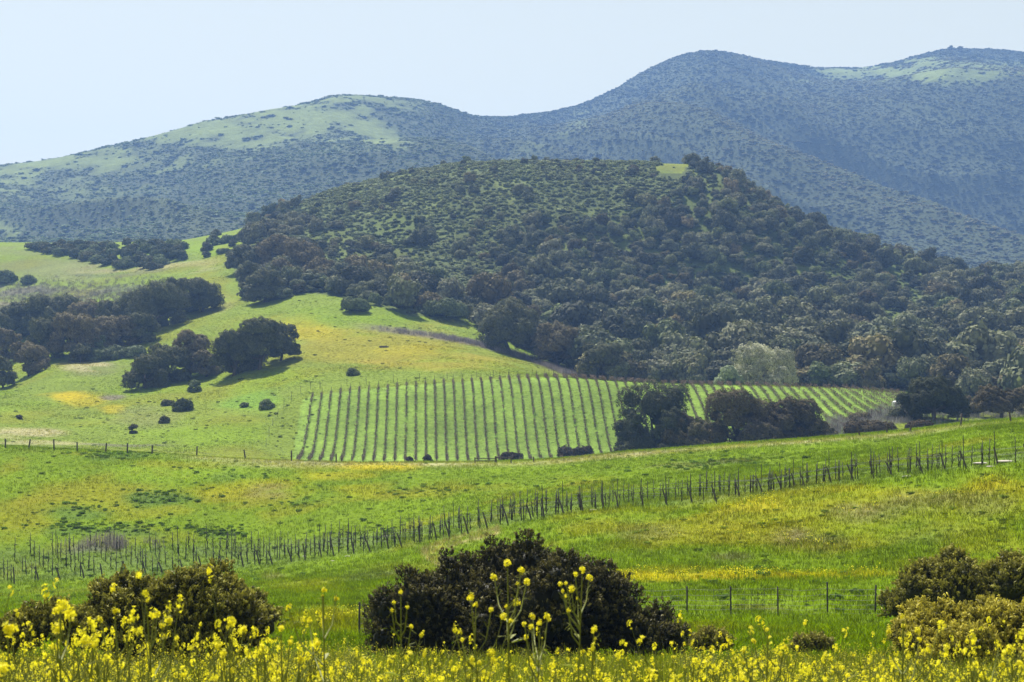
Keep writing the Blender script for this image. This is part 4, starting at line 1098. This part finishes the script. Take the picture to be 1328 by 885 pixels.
big_bush([(918, 832, 9), (932, 836, 10), (906, 838, 8)], 50, 14000, M_tip_gold, (0.07, 0.06, 0.03), 'small greyish bush to the right of the largest foreground bush', 6, 0.3)
big_bush([(1042, 842, 10), (1058, 839, 9), (1072, 843, 8)], 52, 12000, M_tip_gold, (0.06, 0.05, 0.022), 'small brown bush in the grass below the wire fence', 7, 0.3)

# ------------------------------------------------------------------ words for counting along a row
ONES = 'zeroth first second third fourth fifth sixth seventh eighth ninth tenth eleventh twelfth thirteenth fourteenth fifteenth sixteenth seventeenth eighteenth nineteenth'.split()
TENS = {2: 'twent', 3: 'thirt', 4: 'fort', 5: 'fift', 6: 'sixt', 7: 'sevent', 8: 'eight'}
def ordinal(n):
    if n < 20: return ONES[n]
    t, o = divmod(n, 10)
    return TENS[t] + 'ieth' if o == 0 else TENS[t] + 'y-' + ONES[o]

# ------------------------------------------------------------------ far vineyard: every row of vines is a thing
def vine_row(k, xb):
    rg = np.random.default_rng(900 + k)
    ys = np.arange(374 + rg.random(), 441, 1.45); xs = xb - 0.056 * (ys - 388)
    zs = hills.z(xs, ys); px, py = project(xs, ys, zs)
    ok = inside(px, py, VINE_POLY) & (ys < 440)
    xs, ys, zs, px, py = xs[ok], ys[ok], zs[ok], px[ok], py[ok]
    if len(xs) < 5: return None
    o0 = np.array([xs[0], ys[0], zs[0]])
    g = Geo(); P = np.stack([xs, ys, zs], -1) - o0
    for p in P:
        if rg.random() < 0.04: continue
        hh = 0.75 + 0.2 * rg.random()
        g.tube([p + np.array([0, 0, -.1]), p + np.array([rg.normal() * .04, rg.normal() * .05, hh])], [0.06, 0.045], 3, 0, 0.4)
        m = 38
        q = np.stack([rg.normal(size=m) * .19, (rg.random(m) - .5) * 1.5, 0.40 + 0.80 * rg.random(m)], -1) + p
        T = np.stack([rg.normal(size=m) * .5, rg.normal(size=m) * .8, 0.9 * np.ones(m)], -1)
        g.leaves(q, unit(rg.normal(size=(m, 3))), T, 0.25 * (0.6 + .8 * rg.random(m)), 0.14, 0, rg.random(m))
    row = link(bpy.data.objects.new('vine_row', None)); row.location = o0
    link(bpy.data.objects.new('vines', g.mesh('vines', [M_cane])), row)['kind'] = 'stuff'
    for e, h in ((0, 1.9), (-1, 2.1)):
        q = link(bpy.data.objects.new('end_post', FARPOST), row); q.location = tuple(P[e] + np.array([0, -0.8 if e == 0 else 0.8, 0])); q.scale = (1, 1, h)
    return row, px.mean()
g = Geo(); g.tube([(0, 0, -0.15), (0, 0, 1)], [0.055, 0.05], 6); FARPOST = g.mesh('end_post', [M_wood])
rows = []
for k in range(64):
    r_ = vine_row(k, -48.2 + 2.38 * k)
    if r_: rows.append(r_[0])
for i, r_ in enumerate(rows):
    tag(r_, '%s row of bare brown vines counted from the left edge of the far green vineyard' % ordinal(i + 1), 'vine row', 'rows of the far vineyard')

# ------------------------------------------------------------------ near vineyard: short rows of staked vines
def staked_vine(seed, h):
    rg = np.random.default_rng(seed); g = Geo()
    g.tube([(0, 0, -0.15), (0.0, 0, h)], [0.030, 0.027], 4, 1)                        # stake
    z = 0.62 * h; p = [np.array([0.03, 0, -0.05])]
    for i in range(6):
        p.append(np.array([0.04 + rg.normal() * .03, rg.normal() * .04, z * (i + 1) / 6]))
    g.tube(p, np.linspace(0.034, 0.022, 7), 5, 0, 0.4)                                  # trunk
    for s in (-1, 1):
        t0 = p[-1]; e = t0 + np.array([s * 0.20, rg.normal() * .12, 0.06])
        g.tube([t0, (t0 + e) / 2 + np.array([0, 0, .05]), e], [0.022, 0.018, 0.012], 5, 0, 0.5)
    for i in range(3):
        b = p[-1 - int(rg.integers(3))]; d = unit(rg.normal(size=3) * np.array([1, 1, .4]) + np.array([0, 0, .8]))
        g.tube([b, b + d * 0.16, b + d * 0.34 + np.array([0, 0, 0.05])], [0.014, 0.010, 0.005], 3, 0, rg.random())
    return g.mesh('staked_vine', [M_nearvine, M_steel])
SV = [staked_vine(600 + i, 1.55 + 0.12 * i) for i in range(5)]
g = Geo(); g.tube([(0, 0, -0.2), (-0.20, 0.12, 0.65), (-0.40, 0.22, 1.3)], [0.065, 0.06, 0.055], 8); ENDP = g.mesh('end_post', [M_wood])
g = Geo(); g.tube([(0, 0, -0.2), (0.02, 0, 1.2), (0, 0, 2.45)], [0.032, 0.03, 0.026], 6); TALLP = g.mesh('tall_stake', [M_steel])
fp = [field.hit(a, b, 70, 250) for a, b in zip(np.linspace(-60, 1400, 240), np.interp(np.linspace(-60, 1400, 240), [f[0] for f in FRONT], [f[1] for f in FRONT]))]
fp = np.array(fp); seg = np.concatenate([[0], np.cumsum(np.linalg.norm(np.diff(fp[:, :2], axis=0), axis=1))])
rg = np.random.default_rng(640)
starts = []
s = 0.4
while s < seg[-1]:
    starts.append((np.interp(s, seg, fp[:, 0]), np.interp(s, seg, fp[:, 1]))); s += 2.25
trows = []
for i, (X, Y) in enumerate(starts):
    pxs, _ = project(X, Y, float(field.z(X, Y)))
    if pxs < -30 or pxs > 1365: continue
    X += rg.normal() * 0.12; Y += rg.normal() * 0.5
    root = link(bpy.data.objects.new('trellis_row', None)); z0 = float(field.z(X, Y)); root.location = (X, Y, z0)
    def put(name, me, d, off=0.0, lean=0.03, sc=1.0):
        xx, yy = X - 0.5 * d + off, Y + d
        o = link(bpy.data.objects.new(name, me), root); o.location = (xx - X, yy - Y, float(field.z(xx, yy)) - z0)
        o.rotation_euler = (rg.normal() * lean, rg.normal() * lean, rg.random() * 0.7 - .35 if name != 'staked_vine' else rg.random() * 6.28); o.scale = (1 + .2 * (Y > 148), 1 + .2 * (Y > 148), sc * (1 + .14 * (Y > 148)))
        return o
    put('end_post', ENDP, 0, 0, 0.06, 0.9 + 0.2 * rg.random())
    nv = int(5 + rg.integers(0, 3))
    for k in range(nv):
        if rg.random() < 0.08: continue
        put('staked_vine', SV[int(rg.integers(5))], 1.6 + 2.1 * k + rg.normal() * .15, rg.normal() * .06, 0.028, 0.88 + 0.24 * rg.random())
    if pxs > 700 or i % 3 == 0:
        put('tall_stake', TALLP, 0.5 if pxs > 700 else 1.6 + 2.1 * (nv - 2) + 1.0, 0.1, 0.015, 0.95 + 0.12 * rg.random())
    g = Geo()
    for hz in (0.72, 1.15):
        pts = []
        for d in np.linspace(0.1, 1.6 + 2.1 * (nv - 1), 9):
            xx, yy = X - 0.5 * d, Y + d; pts.append((xx - X, d, float(field.z(xx, yy)) - z0 + hz))
        g.tube(pts, 0.008, 3)
    link(bpy.data.objects.new('wire', g.mesh('wire', [M_wire])), root)
    trows.append((pxs, root))
for i, (_, r_) in enumerate(sorted(trows, key=lambda q: q[0])):
    tag(r_, '%s short row of staked bare vines counted from the left along the near vineyard strip' % ordinal(i + 1), 'trellis row', 'trellis rows of the near vineyard')
# bare stones turned up along the strip
rg = np.random.default_rng(650)
g = Geo(); g.blob((0, 0, 0.10), (0.55, 0.35, 0.16), 0, 0.5, rg); STONE = g.mesh('stone', [M_stone])
for px, py, s_, lb in [(1272, 602, 1.5, 'long pale stone slab beside the rightmost near vines'), (1305, 600, 1.9, 'widest pale stone slab beside the rightmost near vines'), (1286, 606, 1.1, 'smaller pale stone below the two widest slabs'), (1178, 619, 1.2, 'lone pale stone at the front of the right near vines'), (452, 722, 0.9, 'pale stone at the front of the left near vines'),
                       (500, 696, 0.9, 'pale stone among the middle near vines'), (432, 728, 0.6, 'small pale stone by the leaning left end posts'), (395, 722, 0.6, 'tiny pale stone near the bush beside the left end posts'), (770, 662, 0.9, 'pale stone under the end posts at mid strip')]:
    o = link(bpy.data.objects.new('stone', STONE)); o.location = field.hit(px, py, 60, 250); o.rotation_euler.z = rg.random() * .6 - .3; o.scale = (s_ * .75, s_ * .7, s_ * .35); tag(o, lb, 'stone', None)

# ------------------------------------------------------------------ fences
def post_mesh(name, h, r, mat, tsec=False):
    g = Geo()
    if tsec:                                                    # rolled T section with a spade plate at the foot
        g.add([(x, y, z) for z in (-0.3, h) for x, y in ((-r, -.004), (r, -.004), (r, .004), (-r, .004))], [(0, 1, 5, 4), (1, 2, 6, 5), (2, 3, 7, 6), (3, 0, 4, 7), (4, 5, 6, 7)])
        g.add([(x, y, z) for z in (-0.3, h) for x, y in ((-.004, .0045), (.004, .0045), (.004, r * 1.6), (-.004, r * 1.6))], [(0, 1, 5, 4), (1, 2, 6, 5), (2, 3, 7, 6), (3, 0, 4, 7), (4, 5, 6, 7)])
    else:
        g.tube([(0, 0, -0.3), (0.01, 0, h * .5), (0, 0, h * 0.97), (0, 0, h)], [r * 1.05, r, r * .95, r * .6], 8)
    return g.mesh(name, [mat])

def fence(sheet, pts, label, mesh, wires, lean=0.05, seed=1, name='wire_fence', group=None, dr=(None, None), wr=0.004, verticals=0):
    rg = np.random.default_rng(seed)
    W = [sheet.hit(a, b, *dr) for a, b in pts]
    root = link(bpy.data.objects.new(name, None)); root.location = W[0]; tag(root, label, 'fence', group)
    o0 = np.array(W[0])
    for w in W:
        o = link(bpy.data.objects.new('post', mesh), root); o.location = tuple(np.array(w) - o0)
        o.rotation_euler = (rg.normal() * lean, rg.normal() * lean, rg.random() * .5); o.scale = (1, 1, 0.9 + 0.2 * rg.random())
    g = Geo()
    for h in wires:
        L3 = []
        for a, b in zip(W[:-1], W[1:]):
            for t in np.linspace(0, 1, 7)[:-1]:
                x, y = a[0] + (b[0] - a[0]) * t, a[1] + (b[1] - a[1]) * t
                L3.append((x, y, max(float(sheet.z(x, y)), 0 * 1 + a[2] + (b[2] - a[2]) * t - .15) + h - 0.05 * math.sin(math.pi * t)))
        L3.append((W[-1][0], W[-1][1], W[-1][2] + h))
        g.tube(np.array(L3) - o0, wr, 3)
    if verticals:
        for a, b in zip(W[:-1], W[1:]):
            m = max(2, int(np.linalg.norm(np.array(b) - np.array(a)) / verticals))
            for t in np.linspace(0, 1, m)[1:-1]:
                q = np.array(a) + (np.array(b) - np.array(a)) * t - o0
                g.tube([q + np.array([0, 0, wires[0]]), q + np.array([0, 0, wires[-1]])], wr, 3)
    link(bpy.data.objects.new('wire', g.mesh('wire', [M_wire])), root)
    return root
RP = post_mesh('post', 1.45, 0.11, M_wood); TP = post_mesh('post', 1.45, 0.040, M_steel, True); VP = post_mesh('post', 2.0, 0.045, M_wood); WP = post_mesh('post', 1.35, 0.065, M_wood)
fence(field, [(-62, 578), (7, 581), (37, 582.5), (70, 584), (100, 585.5), (137, 587), (165, 588), (197, 589.5), (255, 592), (318, 595), (378, 598.5), (436, 600.5)], 'sparse fence of dark wooden posts along the left half of the field ridge', RP, (0.5, 0.95, 1.3), 0.05, 3)
fence(field, [(1115, 566), (1150, 562), (1180, 560), (1246, 552.5), (1311, 548), (1375, 543)], 'fence of leaning dark posts along the right end of the field ridge', RP, (0.5, 0.95, 1.3), 0.14, 5)
fence(field, [(466, 826), (520, 815), (580, 806), (640, 803), (700, 801), (762, 800), (826, 799.5), (891, 799), (948, 799), (1009, 798), (1073, 797.5), (1135, 799), (1200, 800)], 'wire mesh fence on thin steel posts crossing the green hollow', TP, (0.12, 0.32, 0.52, 0.74, 0.98, 1.25), 0.02, 7, dr=(60, 110), wr=0.0065, verticals=0.30)
o = link(bpy.data.objects.new('corner_post', WP)); o.location = field.hit(1170, 826, 40, 75); tag(o, 'single thin dark post at the left foot of the rear golden bush', 'post')
fence(hills, [(345, 580), (349, 566), (354, 553), (360, 541), (368, 530), (378, 520), (390, 511), (403, 506), (415, 504.5)], 'thin stake fence climbing the slope left of the far vineyard', VP, (0.6, 1.2, 1.7), 0.03, 9)
fence(hills, [(415, 505), (450, 501), (475, 499), (510, 496.5), (544, 494.5), (580, 492), (598, 491), (618, 490), (640, 489.5), (660, 488.5), (690, 487.5), (712, 487), (738, 487), (765, 489)], 'thin stake fence along the top edge of the far vineyard', VP, (0.6, 1.2, 1.7), 0.02, 11)
fence(hills, [(930, 499.5), (955, 500), (985, 500.5), (1012, 501), (1040, 502), (1068, 503), (1096, 504), (1124, 506), (1150, 509)], 'thin stake fence on the crest behind the right part of the far vineyard', VP, (0.6, 1.2, 1.7), 0.02, 13)
# low rail gate in front of the vineyard
A, B = np.array(field.hit(616, 601, 200, 285)), np.array(field.hit(692, 600, 200, 285))
root = link(bpy.data.objects.new('rail_gate', None)); root.location = A; tag(root, 'low weathered rail barrier on the ridge at the foot of the far vineyard', 'gate')
for t, h, r in ((0, 0.85, .10), (0.36, 1.0, .17), (0.62, 0.9, .10), (1.0, 0.8, .10)):
    x, y = (A + (B - A) * t)[:2]; g = Geo(); g.tube([(0, 0, -.3), (0, 0, h)], [r, r * .9], 8)
    q = link(bpy.data.objects.new('post', g.mesh('post', [M_wood])), root); q.location = (x - A[0], y - A[1], float(field.z(x, y)) - A[2])
for a_, b_, h in ((0.0, 0.36, .72), (0.36, 0.66, .80), (0.0, 0.36, .35)):
    p, q2 = A + (B - A) * a_, A + (B - A) * b_; g = Geo()
    g.tube([p - A + np.array([0, -.14, h]), q2 - A + np.array([0, -.14, h - .05])], [0.07, 0.06], 6)
    link(bpy.data.objects.new('rail', g.mesh('rail', [M_wood])), root)
# fallen log and feed trough
g = Geo(); g.tube([(-1.4, 0, .22), (-.5, .05, .26), (.6, -.04, .25), (1.45, 0, .2)], [.24, .27, .25, .18], 9); g.tube([(.5, 0, .4), (.8, -.1, .75)], [.08, .03], 6)
o = link(bpy.data.objects.new('fallen_log', g.mesh('fallen_log', [M_bark]))); o.location = hills.hit(498, 451, 460, 640); tag(o, 'dark fallen log lying on the yellow slope below the dry track', 'log')
g = Geo()
th_ = np.arange(14) * 2 * math.pi / 14
for z0, z1, r0, r1 in ((0, 1.0, .75, .75), (1.0, 1.22, .75, .28), (1.22, 1.32, .28, .28)):
    V = [(r * math.cos(t), r * math.sin(t), z) for z, r in ((z0, r0), (z1, r1)) for t in th_]
    g.add(V, [(i, (i + 1) % 14, 14 + (i + 1) % 14, 14 + i) for i in range(14)])
tank = link(bpy.data.objects.new('water_tank', g.mesh('water_tank', [M_white]))); tank.location = hills.hit(1161, 527, 380, 470); tank.scale = (1, 1, 1.0); tag(tank, 'small white water tank beside the oaks at the right end of the vineyard', 'tank')

# ------------------------------------------------------------------ mustard
def head(rg, nf, R, petal, buds=True):
    """a flower head: a dome of four-petalled flowers round a knot of green buds"""
    P, N, T, S = [], [], [], []
    for i in range(nf):
        d = unit(rg.normal(size=3) + np.array([0, 0, 0.35])); c = d * R * (0.35 + 0.85 * rg.random()) * np.array([1, 1, 1.15])
        a = unit(np.cross(d, rg.normal(size=3))); b = np.cross(d, a)
        for q in (a, b, -a, -b):
            P.append(c + q * petal * 0.55); N.append(unit(d + q * -0.25)); T.append(q); S.append(petal * 0.55)
    return np.array(P), np.array(N), np.array(T), np.array(S)

def mustard(seed, h, nb, nf, petal, R, sides=3):
    rg = np.random.default_rng(seed); gs, gp, heads = Geo(), Geo(), []
    lean = rg.normal(size=2) * 0.10 * h
    def stem(t): return np.array([lean[0] * t * t + 0.02 * math.sin(5 * t + seed), lean[1] * t * t, h * t])
    gs.tube([stem(t) for t in (-.05, .2, .4, .6, .8, 1)], np.array([.0055, .005, .0045, .0038, .003, .002]) * (1 + .3 * rg.random()), sides, 0, .5)
    heads.append((stem(1), R * 1.15))
    for i in range(nb):
        t0 = 0.30 + 0.62 * (i + rg.random()) / nb; b = stem(t0); th = i * 2.4 + rg.random() * 1.2; ln = h * (0.16 + 0.26 * rg.random()) * (1.25 - t0 * .6)
        dh = np.array([math.cos(th), math.sin(th), 0]); e = b + dh * ln * 0.55 + np.array([0, 0, ln * 0.9])
        m = b + dh * ln * 0.38 + np.array([0, 0, ln * 0.36])
        gs.tube([b, m, e], [.0028, .0022, .0014], sides, 0, .5)
        heads.append((e, R * (0.6 + 0.6 * rg.random())))
        if rg.random() < .7:
            e2 = m + unit(rg.normal(size=3) * .5 + dh + np.array([0, 0, .8])) * ln * .5
            gs.tube([m, e2], [.002, .0012], sides, 0, .5); heads.append((e2, R * (0.45 + 0.5 * rg.random())))
    for i in range(9):                                        # leaves, larger low down
        t0 = 0.05 + 0.75 * rg.random() ** 1.3; b = stem(t0); th = rg.random() * 6.28; ln = h * 0.16 * (1.15 - t0)
        d = np.array([math.cos(th), math.sin(th), 0.45]); w = np.array([-math.sin(th), math.cos(th), 0]) * ln * .17
        a = rg.random()
        gs.add([b, b + d * ln * .5 + w, b + d * ln - np.array([0, 0, ln * .2]), b + d * ln * .5 - w], [(0, 1, 2, 3)], 0, a)
    for i in range(14):                                       # seed pods below the heads
        t0 = 0.5 + 0.45 * rg.random(); b = stem(t0); th = rg.random() * 6.28
        gs.tube([b, b + np.array([math.cos(th), math.sin(th), 1.2]) * 0.03 * (1 + rg.random())], [.0016, .0008], 3, 0, .7)
    for c, r in heads:
        P, N, T, S = head(rg, max(3, int(nf * (r / R) ** 1.5)), r, petal)
        gp.leaves(P + c + np.array([0, 0, r * .3]), N, T, S, 0.75, 0, rg.random(len(P)))
        b = rg.normal(size=(5, 3)) * r * .25 + c + np.array([0, 0, r * 1.1])
        gs.leaves(b, unit(rg.normal(size=(5, 3))), rg.normal(size=(5, 3)) + np.array([0, 0, 1]), r * .18, .5, 0, rg.random(5))
    return gs, gp, heads

def top_gain(px):
    return np.interp(px, [-200, 0, 60, 200, 430, 520, 600, 840, 900, 1000, 1150, 1328, 1600], [1.2, 1.2, 1.22, 1.15, 1.1, .95, .85, .85, 1.0, 1.02, 1.0, .98, 1.0])

# plants standing nearest, each its own thing
NEAR = []
for i in range(9):
    gs, gp, _ = mustard(700 + i, 1.0, 8 + i % 4, 8, 0.0075, 0.0145)
    NEAR.append((gs.mesh('mustard_plant', [M_stem]), gp.mesh('blossom', [M_petal])))
cand = []
rg = np.random.default_rng(720)
while len(cand) < 265:
    Y = 5.2 + 8.8 * rg.random() ** 0.75; X = (rg.random() * 2 - 1) * (0.34 * Y + .3)
    px, _ = project(X, Y, -2.5)
    if all((X - a) ** 2 + (Y - b) ** 2 > 0.06 for a, b in cand): cand.append((X, Y))
for X, Y in cand:
    k = int(rg.integers(9)); px, _ = project(X, Y, -2.5)
    # stand tall enough to show above the frame's foot, as the photo's nearest plants do
    zg = float(field.z(X, Y)); b_ = ray(px, rg.uniform(840, 905))[1]
    h = float(np.clip((b_ * Y - zg) * (0.55 + 0.45 * top_gain(px)), 0.75, 1.45))
    o = link(bpy.data.objects.new('mustard_plant', NEAR[k][0])); o.location = (X, Y, zg); o.rotation_euler = (rg.normal() * .06, rg.normal() * .06, rg.random() * 6.28)
    o.scale = (0.9 + .25 * rg.random(), 0.9 + .25 * rg.random(), h)
    tag(o, 'yellow flowering mustard plant in the crowded front of the bank', 'mustard plant', 'mustard plants crowding the bank')
    link(bpy.data.objects.new('blossom', NEAR[k][1]), o)

# the tall stalks that stand out, each built by its own flower heads
HEADS = []
for i in range(4):
    rg = np.random.default_rng(740 + i); g = Geo(); P, N, T, S = head(rg, 15, 0.66, 0.40); g.leaves(P, N, T, S, 0.78, 0, rg.random(len(P)))
    g.leaves(rg.normal(size=(9, 3)) * .2 + np.array([0, 0, .75]), unit(rg.normal(size=(9, 3))), rg.normal(size=(9, 3)) + np.array([0, 0, 1]), .16, .5, 1, rg.random(9))
    HEADS.append(g.mesh('flower_head', [M_petal, M_stem]))
def tall(Y, foot, heads_, label, seed, bend=None):
    """foot: pixel column of the base; heads_: (px, py, diameter px)"""
    rg = np.random.default_rng(seed)
    X0 = float(ray(foot, 860)[0]) * Y; Z0 = float(field.z(X0, Y))
    H = []
    for (a, b, d) in heads_:
        yy = Y + rg.normal() * 0.10; A_, B_ = ray(a, b); H.append((np.array([A_ * yy - X0, yy - Y, B_ * yy - Z0]), d * yy / F))
    top = max(H, key=lambda q: q[0][2])[0]
    def stem(t): return np.array([top[0] * t ** 1.6, top[1] * t ** 1.6 + 0.02 * math.sin(4 * t), top[2] * t])
    g = Geo(); g.tube([stem(t) for t in np.linspace(-.04, .99, 9)], np.linspace(0.0062, 0.0024, 9), 6, 0, .4)
    for p, d in H:
        if p is top: continue
        zb = p[2] - (0.10 + 0.5 * abs(p[0] - stem(min(1, max(0, p[2] / top[2])))[0])) * (1 + .2 * rg.random())
        t0 = min(max(0.25, zb / top[2]), 0.93); b = stem(t0); m = b * .45 + p * .55 + np.array([0, 0, -0.02]) + (p - b) * np.array([.12, .12, -.08])
        g.tube([b, m, p], [0.0034, 0.0026, 0.0016], 5, 0, .5)
        for _ in range(4):
            q = m + (p - m) * rg.random(); g.tube([q, q + unit(rg.normal(size=3) + np.array([0, 0, 1])) * .03], [.0016, .0008], 3, 0, .7)
    for i in range(9):
        t0 = 0.1 + 0.75 * rg.random(); b = stem(t0); th = rg.random() * 6.28; ln = 0.05 + 0.09 * (1 - t0); d = np.array([math.cos(th), math.sin(th), .5]); w = np.array([-math.sin(th), math.cos(th), 0]) * ln * .13
        g.add([b, b + d * ln * .5 + w, b + d * ln - np.array([0, 0, ln * .25]), b + d * ln * .5 - w], [(0, 1, 2, 3)], 0, rg.random())
    root = link(bpy.data.objects.new('mustard_plant', None)); root.location = (X0, Y, Z0); tag(root, label, 'mustard plant')
    link(bpy.data.objects.new('stem', g.mesh('stem', [M_stem])), root)
    for p, d in H:
        o = link(bpy.data.objects.new('flower_head', HEADS[int(rg.integers(4))]), root); o.location = tuple(p); o.scale = (d * .56,) * 3; o.rotation_euler = (rg.normal() * .2, rg.normal() * .2, rg.random() * 6.28)
tall(6.2, 664, [(658, 731, 12), (676, 741, 12), (641, 749, 11), (683, 755, 11), (672, 758, 7), (669, 782, 13), (657, 787, 7)], 'tallest mustard stalk before the largest bush, its heads highest of all', 801)
tall(6.6, 742, [(755, 740, 11), (746, 745, 8), (764, 750, 11), (727, 758, 8), (734, 757, 6), (741, 764, 11), (730, 767, 6), (733, 774, 8), (737, 792, 7), (749, 776, 5)], 'tall mustard stalk with a wide fan of heads right of the tallest stalk', 802)
tall(5.9, 640, [(611, 775, 13), (617, 785, 9), (637, 791, 8), (653, 800, 12), (663, 806, 8), (590, 818, 9), (597, 821, 8)], 'mustard stalk leaning left with a large head at its left end', 803)
tall(6.0, 690, [(710, 801, 13), (700, 808, 10), (691, 800, 10), (689, 813, 9), (680, 810, 8), (682, 827, 9), (703, 828, 4)], 'mustard stalk with clustered heads low in front of the largest bush', 804)
tall(6.4, 752, [(770, 817, 12), (771, 830, 7), (756, 845, 6)], 'short mustard stalk with a single head right of the low cluster', 805)
tall(6.5, 522, [(520, 768, 8), (511, 782, 6), (508, 792, 6), (528, 788, 6), (533, 813, 7), (546, 824, 7)], 'slender mustard stalk with small heads at the left side of the largest bush', 806)
tall(4.3, 24, [(12, 818, 25), (4, 868, 22)], 'mustard stalk with the biggest round head, at the left border', 807)
tall(5.0, 78, [(80, 786, 22), (92, 798, 22), (72, 792, 14), (74, 816, 16), (110, 832, 18), (122, 836, 12)], 'mustard stalk with a broad double crown of heads by the low left bush', 808)
tall(5.6, 168, [(150, 793, 12), (168, 806, 8), (130, 804, 10), (175, 818, 7)], 'mustard stalk with a narrow upright head before the golden tipped bush', 809)
tall(5.6, 215, [(204, 797, 10), (219, 806, 14), (211, 812, 10), (191, 779, 6), (213, 826, 9), (229, 828, 9)], 'mustard stalk with loose heads in the middle of the golden tipped bush', 810)
tall(5.3, 298, [(299, 806, 15), (316, 818, 14), (284, 838, 14), (289, 848, 14), (300, 870, 10)], 'mustard stalk with two bright heads at the right foot of the golden tipped bush', 811)
tall(5.8, 424, [(420, 766, 9), (436, 777, 9), (374, 788, 10), (401, 805, 10), (418, 773, 5)], 'mustard stalk with a tilted sparse crown between both dark bushes', 812)
tall(5.5, 372, [(365, 815, 10), (376, 833, 9), (412, 835, 11), (340, 840, 9), (390, 856, 12)], 'mustard stalk low in the field right of the golden tipped bush', 813)
tall(6.0, 1168, [(1152, 820, 9), (1170, 800, 7), (1172, 812, 8), (1190, 818, 10), (1192, 830, 8)], 'mustard stalk by the single thin post at the right', 814)
tall(5.6, 634, [(637, 846, 12), (640, 856, 12), (612, 856, 10), (600, 830, 7), (622, 860, 8)], 'mustard stalk in the bottom middle before the largest bush', 815)
tall(6.2, 990, [(995, 817, 7), (978, 832, 8), (1018, 840, 9), (1012, 848, 8), (964, 845, 8)], 'mustard stalk rising from the right half of the front field', 816)
tall(6.2, 1290, [(1300, 863, 11), (1322, 860, 9), (1296, 838, 7), (1254, 832, 7)], 'mustard stalk before the low spreading golden bush', 817)

# the rest of the field
FARM = []
for i in range(8):
    gs, gp, _ = mustard(760 + i, 1.0, 9 + i % 3, 4, 0.0085, 0.0145)
    n0 = gs.n; gs.V += gp.V; gs.Q += [q + n0 for q in gp.Q]; gs.M += [m_ + 1 for m_ in gp.M]; gs.A += gp.A
    FARM.append(gs.mesh('mustard', [M_stem, M_petal]))
xs, ys = [], []
for (a, b, st) in ((3.0, 14, 0.28), (14, 26, 0.27), (26, 43, 0.32)):
    q = jgrid(a, b, st, 0.34); xs.append(q[0]); ys.append(q[1])
x, y = np.concatenate(xs), np.concatenate(ys)
z = field.z(x, y); px, py = project(x, y, z)
dn = np.interp(px, [0, 450, 560, 640, 860, 920, 1328], [1, 1, .85, .75, .75, 1, 1]) * np.clip(0.72 + 0.9 * fbm(x / 2.2, y / 2.2, 271, 3), 0.12, 1.1) * (1 - 0.6 * smooth(y, 38, 44)) * 0.72
ok = rng.random(len(x)) < dn
x, y, z, px = x[ok], y[ok], z[ok], px[ok]
h = (0.62 + 0.36 * rng.random(len(x))) * top_gain(px) * (0.9 + 0.25 * fbm(x / 1.5, y / 1.5, 273, 2)) * np.interp(y, [3, 8, 14, 25, 40], [.9, .95, 1.0, .85, .75])
w = 0.9 + 0.5 * rng.random(len(x))
scatter('mustard_flowers', np.stack([x, y, z], -1), np.stack([w, w, h], -1), rng.random(len(x)) * 6.28, np.ones((len(x), 3)), FARM, tilt=0.08)
print('mustard', len(x))
x, y = jgrid(2.0, 42, 0.26, 0.36)
z = field.z(x, y); ok = rng.random(len(x)) < 0.9; x, y, z = x[ok], y[ok], z[ok]
h = 0.30 + 0.45 * rng.random(len(x)); c = np.array((0.17, 0.20, 0.025)) * (0.7 + .6 * rng.random((len(x), 1)))
scatter('bank_grass', np.stack([x, y, z], -1), np.stack([.3 + 0 * h, .3 + 0 * h, h], -1), rng.random(len(x)) * 6.28, c, tufts, tilt=0.12)
